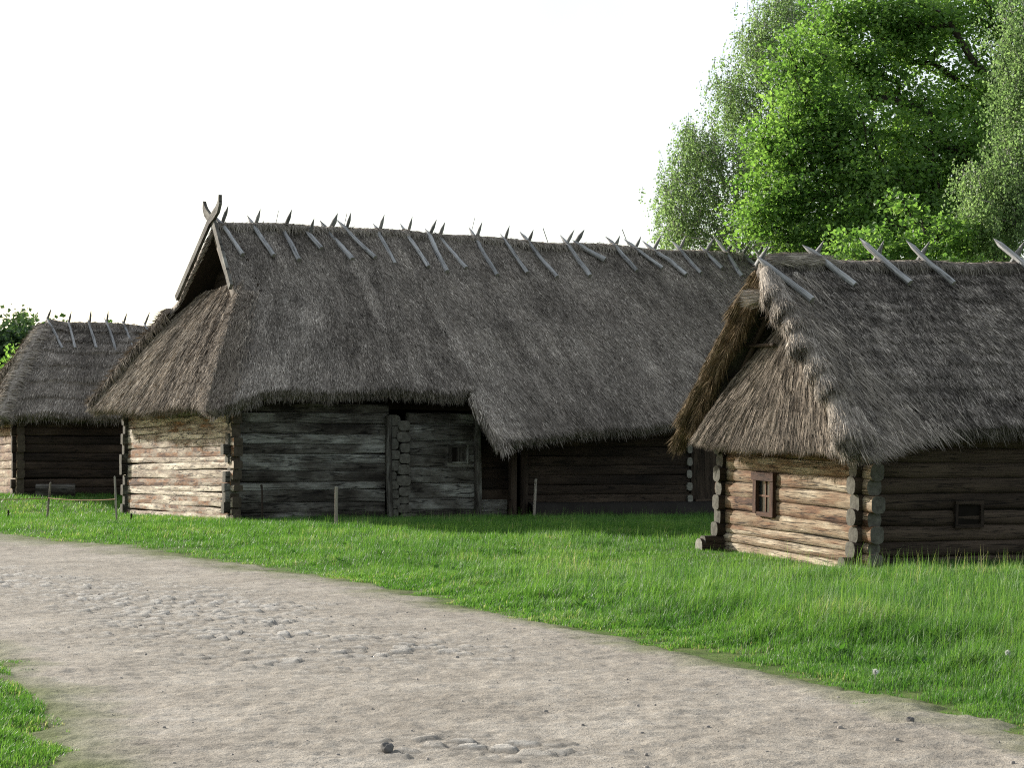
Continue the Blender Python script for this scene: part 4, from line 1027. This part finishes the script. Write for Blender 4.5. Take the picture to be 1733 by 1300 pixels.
log(g, (-.62, 0, .2), (.62, .25, .2), .24, .24, 2.3, .6, .05, 18, rough=.08)
o = g.build('fallen_log', [M['grey_wood'], M['end_green']]); o.location = tuple(b); tag(o, 'short thick grey log lying by the dark shed wall', 'log')
b = ground_at(444, 884); o = empty('leaning_stick', tuple(b)); g = G()
log(g, (0, 0, -.05), (-.03, .1, .85), .022, .022, 2.2, .3, .2, 8, seg=6); g.build('shaft', [M['dark_wood'], M['end_dark']], o)
g = G(); log(g, (-.03, .1, .84), (-.05, .12, .93), .03, .026, 2.2, .5, .1, 8, seg=2); g.build('tip', [M['dark_wood'], M['end_dark']], o)
tag(o, 'thin dark stick standing against the weathered barn wall', 'stick')

for px, py, ptop, lab in [(1480, 1168, 1138, 'white dandelion clock low in the grass beside the path edge'), (1704, 1150, 1106, 'white dandelion clock tall in the grass at the right edge of the meadow')]:
    b = ground_at(px, py); h = (py - ptop) / F * b[1]; o = empty('dandelion', tuple(b)); g = G()
    log(g, (0, 0, -.02), (.01, 0, h), .0025, .0025, 2., .5, .1, 6, seg=4); g.build('stem', [M['stake_wood'], M['stake_wood']], o)
    g = G(); k = 260; d = unit(R.normal(0, 1, (k, 3))); c = np.array([.01, 0, h])
    blades(g, np.tile(c, (k, 1)), d, unit(np.cross(d, R.normal(0, 1, (k, 3)))), .026, .007, np.full(k, .8), 0); g.build('seed_head', [M['white_fluff']], o)
    tag(o, lab, 'flower', 'dandelions in the grass')

# ================================================================== TREES
def skeleton(trunk, tips, jit=.12, rise=.15, pw=.46, r_tip=.012):
    AR = np.zeros((len(trunk) + len(tips) * 26, 3)); DP = np.zeros(len(AR)); AR[:len(trunk)] = trunk
    nodes_ = [np.array(p, float) for p in trunk]; par = [-1] + list(range(len(trunk) - 1)); dep = [0.]
    for k in range(1, len(trunk)): dep.append(dep[-1] + np.linalg.norm(nodes_[k] - nodes_[k - 1])); DP[k] = dep[-1]
    tips = sorted(tips, key=lambda t: np.linalg.norm(np.array(t)[:2] - nodes_[0][:2]) + .25 * t[2])
    tip_ids = []
    for t in tips:
        t = np.array(t); arr = AR[:len(nodes_)]; dp = DP[:len(nodes_)]
        dv = t - arr; dist = np.linalg.norm(dv, axis=1)
        cost = dist + .22 * dp + 1.2 * np.clip(-dv[:, 2], 0, None) * .4
        cost[0] += 50
        j = int(np.argmin(cost)); a = nodes_[j]; m = max(1, int(dist[j] / .9)); prev = j
        for q in range(1, m + 1):
            f = q / m; AR_n = len(nodes_); p = a + (t - a) * f + np.array([0, 0, rise * dist[j] * f * (1 - f)]) + R.normal(0, jit, 3) * (q < m) * min(1, dist[j])
            nodes_.append(p); par.append(prev); dep.append(dep[prev] + np.linalg.norm(p - nodes_[prev])); prev = len(nodes_) - 1; AR[AR_n] = p; DP[AR_n] = dep[-1]
        tip_ids.append(prev)
    cnt = np.zeros(len(nodes_))
    for i in tip_ids:
        j = i
        while j >= 0: cnt[j] += 1; j = par[j]
    return np.array(nodes_), par, np.maximum(r_tip * np.maximum(cnt, .5) ** pw, r_tip * .6), tip_ids

def limbs(g, P, par, r, tones=.5, skip=0):
    K = 7; ph = np.linspace(0, 2 * math.pi, K + 1)
    for i in range(1, len(P)):
        a, b = P[par[i]], P[i]; T = unit(b - a); S = unit(np.cross(T, [.3, .2, .9])); U = np.cross(S, T)
        ra, rb = min(r[par[i]], r[i] * 1.35), r[i]
        ring = S * np.cos(ph)[:, None] + U * np.sin(ph)[:, None]
        ln = np.linalg.norm(b - a)
        v = np.concatenate([a + ring * ra - T * ra * .2, b + ring * rb])
        q = [[k, k + 1, K + 1 + k + 1, K + 1 + k] for k in range(K)]
        gc = np.concatenate([np.stack([0 * ph + i, ph * ra, 0 * ph + i * .1], 1), np.stack([0 * ph + i + ln, ph * ra, 0 * ph + i * .1], 1)])
        g.add(v, quads=q, tone=tones, gc=gc)

def leaves(g, P, size, tone, up=.6, hang=0.):
    n = len(P); nrm = unit(R.normal(0, 1, (n, 3)) + np.array([0, 0, up]))
    d = unit(np.cross(nrm, R.normal(0, 1, (n, 3))) + np.array([0, 0, -hang])); s = unit(np.cross(d, nrm))
    L_ = size * R.uniform(.6, 1.35, n); W = L_ * R.uniform(.36, .5, n)
    fold = nrm * (L_ * R.uniform(.0, .22, n))[:, None]
    v = np.stack([P, P + d * (L_ * .45)[:, None] + s * W[:, None] + fold, P + d * L_[:, None], P + d * (L_ * .45)[:, None] - s * W[:, None] + fold], 1).reshape(-1, 3)
    g.add(v, quads=np.arange(4 * n).reshape(-1, 4), tone=np.repeat(tone, 4))

def lobe_tips(lobes, per, Y, dz=2.2):
    tips = []
    for px, py, rx, ry, dy, dens in lobes:
        c = at(px, py, Y + dy); k = max(3, int(per * dens)); s = (Y + dy) / F
        for _ in range(k):
            d = unit(R.normal(0, 1, 3)) * R.random() ** .45
            tips.append(c + np.array([d[0] * rx * s, d[1] * max(1.4, min(dz, rx * s * 1.2)), d[2] * ry * s]))
    return tips

def broadleaf(name, lab, cat, Y, tpx, top_py, lobes, per, leaf, nleaf, mat, rad_leaf, lean=(0, 0), group=None, bark='bark', pw=.46, dz=2.4, r_tip=.012, split=None, flat=.55):
    base = at(tpx, 700, Y); base[2] = float(terrain(base[0], base[1])); top = at(tpx, top_py, Y)
    root = empty(name, tuple(base))
    trunk = [(0, 0, -.2)] + [(lean[0] * f + .12 * math.sin(f * 9), lean[1] * f + .1 * math.cos(f * 7), (top[2] - base[2]) * f) for f in np.linspace(.08, 1, 12)]
    tips = [t - base for t in lobe_tips(lobes, per, Y, dz)]
    P, par, r, ids = skeleton(trunk, tips, pw=pw, r_tip=r_tip)
    g = G(); limbs(g, P, par, r); g.build('trunk', [M[bark]], root)
    g = G(); T = P[ids]
    cs = R.uniform(.55, 1.25, len(T)) * rad_leaf; k = (nleaf * R.uniform(.6, 1.4, len(T)) * (cs / rad_leaf) ** 1.5).astype(int)
    rep = np.repeat(np.arange(len(T)), k); n = len(rep)
    pa = np.array(par)[ids]; dr = unit(P[ids] - P[pa] + np.array([0, 0, .12]) + R.normal(0, .12, (len(T), 3)))
    al = R.uniform(-1.3, 1.25, n); wd = .50 * (1 - .55 * np.clip(al, 0, 1.25) / 1.25)
    off = (dr[rep] * al[:, None] + R.normal(0, 1, (n, 3)) * wd[:, None] * np.array([.85, .85, flat * .8])) * cs[rep][:, None]
    off[:, 2] -= .10 * np.linalg.norm(off[:, :2], axis=1) ** 2
    tone = np.clip(R.normal(.5, .18, n) + R.normal(0, .16, len(T))[rep], 0, .92)
    leaves(g, T[rep] + off, leaf * R.uniform(.7, 1.3, n), tone, up=.9)
    g.build('crown', [mat], root, smooth=False)
    tag(root, lab, cat, group); return root

def birch(name, lab, Y, tpx, top_py, lobes, per, leaf, strand, nper, mat, lean=(0, 0), group=None, dz=2.4):
    base = at(tpx, 700, Y); base[2] = float(terrain(base[0], base[1])); top = at(tpx, top_py, Y)
    root = empty(name, tuple(base))
    trunk = [(0, 0, -.2)] + [(lean[0] * f + .15 * math.sin(f * 5), lean[1] * f, (top[2] - base[2]) * f) for f in np.linspace(.08, 1, 14)]
    tips = [t - base for t in lobe_tips(lobes, per, Y, dz)]
    P, par, r, ids = skeleton(trunk, tips, rise=.35, pw=.42, r_tip=.008)
    g = G(); limbs(g, P, par, np.minimum(r, .2))
    T = P[ids]; gl = G()
    n_s = 3; rep = np.repeat(np.arange(len(T)), n_s); n = len(rep)
    st = T[rep] + R.normal(0, .22, (n, 3)); ln = R.uniform(.4, 1., n) * strand
    sway = R.normal(0, .16, (n, 2))
    m = nper; f = R.random((n, m)) ** .8
    pos = st[:, None, :] + np.stack([sway[:, :1] * f * ln[:, None] * (1 + f), sway[:, 1:] * f * ln[:, None] * (1 + f), -f * ln[:, None]], -1) + R.normal(0, .07, (n, m, 3))
    pos = pos.reshape(-1, 3)
    tone = np.clip(R.normal(.5, .2, len(pos)) + np.repeat(R.normal(0, .1, n), m), 0, .92)
    leaves(gl, pos, leaf, tone, up=.1, hang=.8)
    # the hanging twigs themselves
    e = st + np.stack([sway[:, 0] * ln * 2, sway[:, 1] * ln * 2, -ln], 1); w = .007
    v = np.stack([st + [w, 0, 0], st - [w, 0, 0], e], 1).reshape(-1, 3)
    g.add(v, tris=np.arange(3 * n).reshape(-1, 3), tone=.1)
    g.build('trunk', [M['birch_bark']], root); gl.build('crown', [mat], root, smooth=False)
    tag(root, lab, 'birch tree', group); return root

M['maple_leaf'] = leaf_mat('maple_leaf', (.06, .135, .033), (.125, .235, .062), (.205, .325, .105), trans=.58, tcol=1.45)
M['birch_leaf'] = leaf_mat('birch_leaf', (.095, .155, .065), (.165, .245, .105), (.26, .345, .165), tb=.7, trans=.6, tcol=1.3)
M['linden_leaf'] = leaf_mat('linden_leaf', (.035, .085, .018), (.07, .145, .03), (.12, .21, .05), trans=.35, tcol=1.3)
M['far_leaf'] = leaf_mat('hazed_far_wood_leaf', (.035, .07, .032), (.058, .108, .048), (.095, .155, .07), trans=.35, tcol=1.2, scale=.2)  # distance haze is mixed into the leaf colour: lighter, slightly bluish
G_T = 'tall trees behind the log cabin'
birch('birch_tree', 'slender weeping birch, leftmost tall tree, its thin crown open against the sky', 67, 1352, -60,
      [(1150, 300, 36, 60, 0, .8), (1140, 380, 34, 45, 0, .8), (1190, 250, 45, 60, 0, 1.2), (1200, 340, 55, 60, 0, 1.3), (1220, 410, 70, 36, 0, 1.2), (1250, 180, 45, 70, 1, 1.2), (1270, 280, 55, 70, -1, 1.4), (1280, 90, 40, 70, 0, 1.1), (1315, 30, 45, 70, 0, 1.2), (1355, 0, 50, 50, 1, .9), (1330, 150, 50, 80, 0, 1.3), (1310, 370, 70, 60, 0, 1.2), (1180, 230, 34, 24, 1, .4), (1390, 60, 50, 90, 1, 1.), (1125, 330, 16, 40, 0, .2), (1370, 200, 60, 80, 1.5, 1.), (1230, 130, 26, 40, 0, .3)],
      72, .085, 1.0, 18, M['birch_leaf'], group=G_T)
broadleaf('maple_tree', 'big bright green maple with dark forked limbs showing in a gap of its crown', 'maple tree', 58, 1705, 120,
      [(1360, 130, 55, 60, -1, .9), (1350, 230, 66, 66, -1.5, 1.3), (1325, 330, 56, 55, -1, .9), (1410, 60, 45, 50, 0, .7), (1450, 120, 50, 55, 0, .8), (1470, 25, 60, 36, 0, .8), (1540, 40, 70, 36, 0, 1.), (1620, 14, 70, 26, 0, .8), (1430, 215, 66, 60, -2, 1.3), (1440, 310, 75, 60, -2, 1.4), (1530, 250, 70, 50, -1, 1.3), (1570, 320, 85, 60, -1.5, 1.4), (1650, 250, 70, 60, -1.5, 1.3), (1490, 385, 95, 45, -2, 1.4), (1620, 390, 90, 45, -2, 1.2), (1715, 40, 60, 70, 1, 1.), (1690, 330, 70, 70, 0, 1.), (1500, 150, 36, 36, 1, .4), (1545, 100, 40, 34, 1, .4), (1600, 185, 40, 34, 1, .45), (1550, 190, 36, 26, 0, .4), (1310, 270, 30, 60, 0, .5), (1290, 370, 40, 50, -1, .6), (1650, 140, 36, 60, 0, .5), (1690, 170, 40, 60, 2, .6), (1780, 160, 70, 120, 0, 1.), (1800, 330, 70, 90, 0, .8), (1390, 400, 70, 36, -1, 1.), (1590, 60, 40, 30, 2, .3)],
      42, .125, 118, M['maple_leaf'], .85, group=G_T, r_tip=.017, pw=.47, flat=.62)
birch('birch_tree', 'olive weeping birch at the right, its trailing twigs hanging over the cabin ridge', 50, 1810, -120,
      [(1715, 90, 28, 70, 0, .6), (1722, 200, 30, 70, 0, .9), (1690, 290, 34, 60, 0, 1.), (1655, 350, 34, 40, 0, .8), (1715, 350, 40, 60, 0, 1.1), (1640, 300, 18, 30, 0, .3), (1770, 120, 40, 120, 0, 1.), (1790, 300, 50, 90, 0, 1.), (1705, 20, 22, 40, 0, .3)],
      48, .078, 1.5, 36, M['birch_leaf'], group=G_T)
broadleaf('linden_tree', 'dark dense linden filling the shade behind the maple', 'linden tree', 76, 1560, 230,
      [(1420, 390, 80, 60, 0, 1.), (1500, 340, 80, 70, 0, 1.2), (1580, 330, 90, 80, 0, 1.3), (1680, 350, 90, 80, 0, 1.2), (1640, 260, 70, 60, 0, .9), (1560, 410, 120, 50, 0, 1.2), (1720, 240, 60, 80, 0, .8), (1440, 310, 60, 50, 0, .7)],
      20, .2, 110, M['linden_leaf'], .95, group=G_T)
broadleaf('elder_bush', 'bright leafy bush rising just behind the cabin ridge', 'bush', 50, 1590, 420,
      [(1560, 400, 60, 40, 0, 1.), (1490, 415, 60, 30, 0, .9), (1620, 410, 50, 40, 0, .9), (1440, 432, 50, 25, 0, .7), (1530, 350, 30, 30, 0, .4), (1590, 460, 90, 50, 0, 1.)],
      16, .13, 90, M['maple_leaf'], .5)
# wood beyond the far shed: single trees of a row
labs = ['rounded dark green tree at the left end of the far wood', 'taller dark green tree of the far wood just left of the shed ridge', 'yellowish green tree top peeping over the middle of the shed ridge', 'dark tree of the far wood hidden mostly by the shed roof', 'pale green tree top showing in the gap between shed roof and barn roof', 'broad dark tree of the far wood beyond the left frame edge']
for i, (px, py, Yt, wd) in enumerate([(-10, 544, 118, 62), (58, 552, 128, 52), (168, 590, 120, 22), (105, 604, 130, 40), (262, 584, 135, 34), (-90, 540, 124, 60)]):
    lob = [(px, py + 45, wd * .8, 38, 0, 1.), (px - wd * .5, py + 70, wd * .6, 34, 0, .8), (px + wd * .5, py + 66, wd * .6, 34, 0, .8), (px, py + 110, wd, 50, 0, 1.2), (px - wd * .2, py + 170, wd, 50, 0, 1.)]
    broadleaf('leafy_tree', labs[i], 'tree', Yt, px, py + 40, lob, 30, .36, 150, M['far_leaf'] if i != 2 else M['linden_leaf'], 1.6, group='trees beyond the far shed', dz=3.)
broadleaf('young_shrub', 'light green shrub beside the sloping end of the shed roof', 'shrub', 78, 22, 650,
      [(30, 640, 26, 34, 0, 1.), (5, 670, 34, 40, 0, 1.), (-25, 660, 30, 40, 0, .8)], 16, .16, 70, M['maple_leaf'], .6)

# ================================================================== LIGHT, SKY, CAMERA
SAZ, SEL = -50.5, 21.0                                 # sun azimuth from +Y (negative: left) and elevation
sv = np.array([math.sin(rad(SAZ)) * math.cos(rad(SEL)), math.cos(rad(SAZ)) * math.cos(rad(SEL)), math.sin(rad(SEL))])
ld = bpy.data.lights.new('sun', 'SUN'); ld.energy = 5.0; ld.angle = rad(.6); ld.color = (1., .945, .86)
lo = bpy.data.objects.new('sun', ld); COL.objects.link(lo); lo.location = (0, 0, 40)
lo.rotation_euler = Vector(sv).to_track_quat('Z', 'Y').to_euler()

w = bpy.data.worlds.new('World'); scene.world = w; w.use_nodes = True
nt = w.node_tree; nt.nodes.clear()
out = nt.nodes.new('ShaderNodeOutputWorld'); bg = nt.nodes.new('ShaderNodeBackground'); bg.inputs[1].default_value = .075
sky = nt.nodes.new('ShaderNodeTexSky'); sky.sky_type = 'NISHITA'; sky.sun_disc = False
sky.sun_elevation = rad(SEL); sky.sun_rotation = rad(SAZ) % (2 * math.pi); sky.dust_density = 2.5; sky.air_density = 1.2; sky.altitude = 100
nt.links.new(sky.outputs[0], bg.inputs[0])
# thin bright cloud veil, strongest towards the sun and the horizon
bg2 = nt.nodes.new('ShaderNodeBackground')
tc = nt.nodes.new('ShaderNodeTexCoord'); dp = nt.nodes.new('ShaderNodeVectorMath'); dp.operation = 'DOT_PRODUCT'
nt.links.new(tc.outputs['Generated'], dp.inputs[0]); dp.inputs[1].default_value = tuple(sv)
mr = nt.nodes.new('ShaderNodeMapRange'); mr.inputs[1].default_value = -.45; mr.inputs[2].default_value = .45; mr.inputs[3].default_value = .26; mr.inputs[4].default_value = .29
mr.interpolation_type = 'SMOOTHSTEP'
nt.links.new(dp.outputs['Value'], mr.inputs[0])
no = nt.nodes.new('ShaderNodeTexNoise'); no.inputs['Scale'].default_value = 3.; no.inputs['Detail'].default_value = 5.
nt.links.new(tc.outputs['Generated'], no.inputs['Vector'])
mr2 = nt.nodes.new('ShaderNodeMapRange'); mr2.inputs[1].default_value = .3; mr2.inputs[2].default_value = .7; mr2.inputs[3].default_value = .72; mr2.inputs[4].default_value = 1.15
nt.links.new(no.outputs[0], mr2.inputs[0])
mu = nt.nodes.new('ShaderNodeMath'); mu.operation = 'MULTIPLY'; nt.links.new(mr.outputs[0], mu.inputs[0]); nt.links.new(mr2.outputs[0], mu.inputs[1])
bg2.inputs[0].default_value = (1., .975, .93, 1); nt.links.new(mu.outputs[0], bg2.inputs[1])
ad = nt.nodes.new('ShaderNodeAddShader'); nt.links.new(bg.outputs[0], ad.inputs[0]); nt.links.new(bg2.outputs[0], ad.inputs[1]); nt.links.new(ad.outputs[0], out.inputs[0])

cd = bpy.data.cameras.new('camera'); cd.sensor_width = 36; cd.lens = 36 * F / 1733; cd.clip_end = 3000; cd.clip_start = .1
co = bpy.data.objects.new('camera', cd); COL.objects.link(co); co.location = tuple(CAM); co.rotation_euler = (math.pi / 2 + PITCH, 0, 0)
scene.camera = co
vs = scene.view_settings; vs.view_transform = 'Standard'; vs.look = 'None'; vs.exposure = .95; vs.gamma = 1.
scene.cycles.use_denoising = False; scene.cycles.filter_width = 1.15; scene.cycles.max_bounces = 8; scene.cycles.transparent_max_bounces = 4
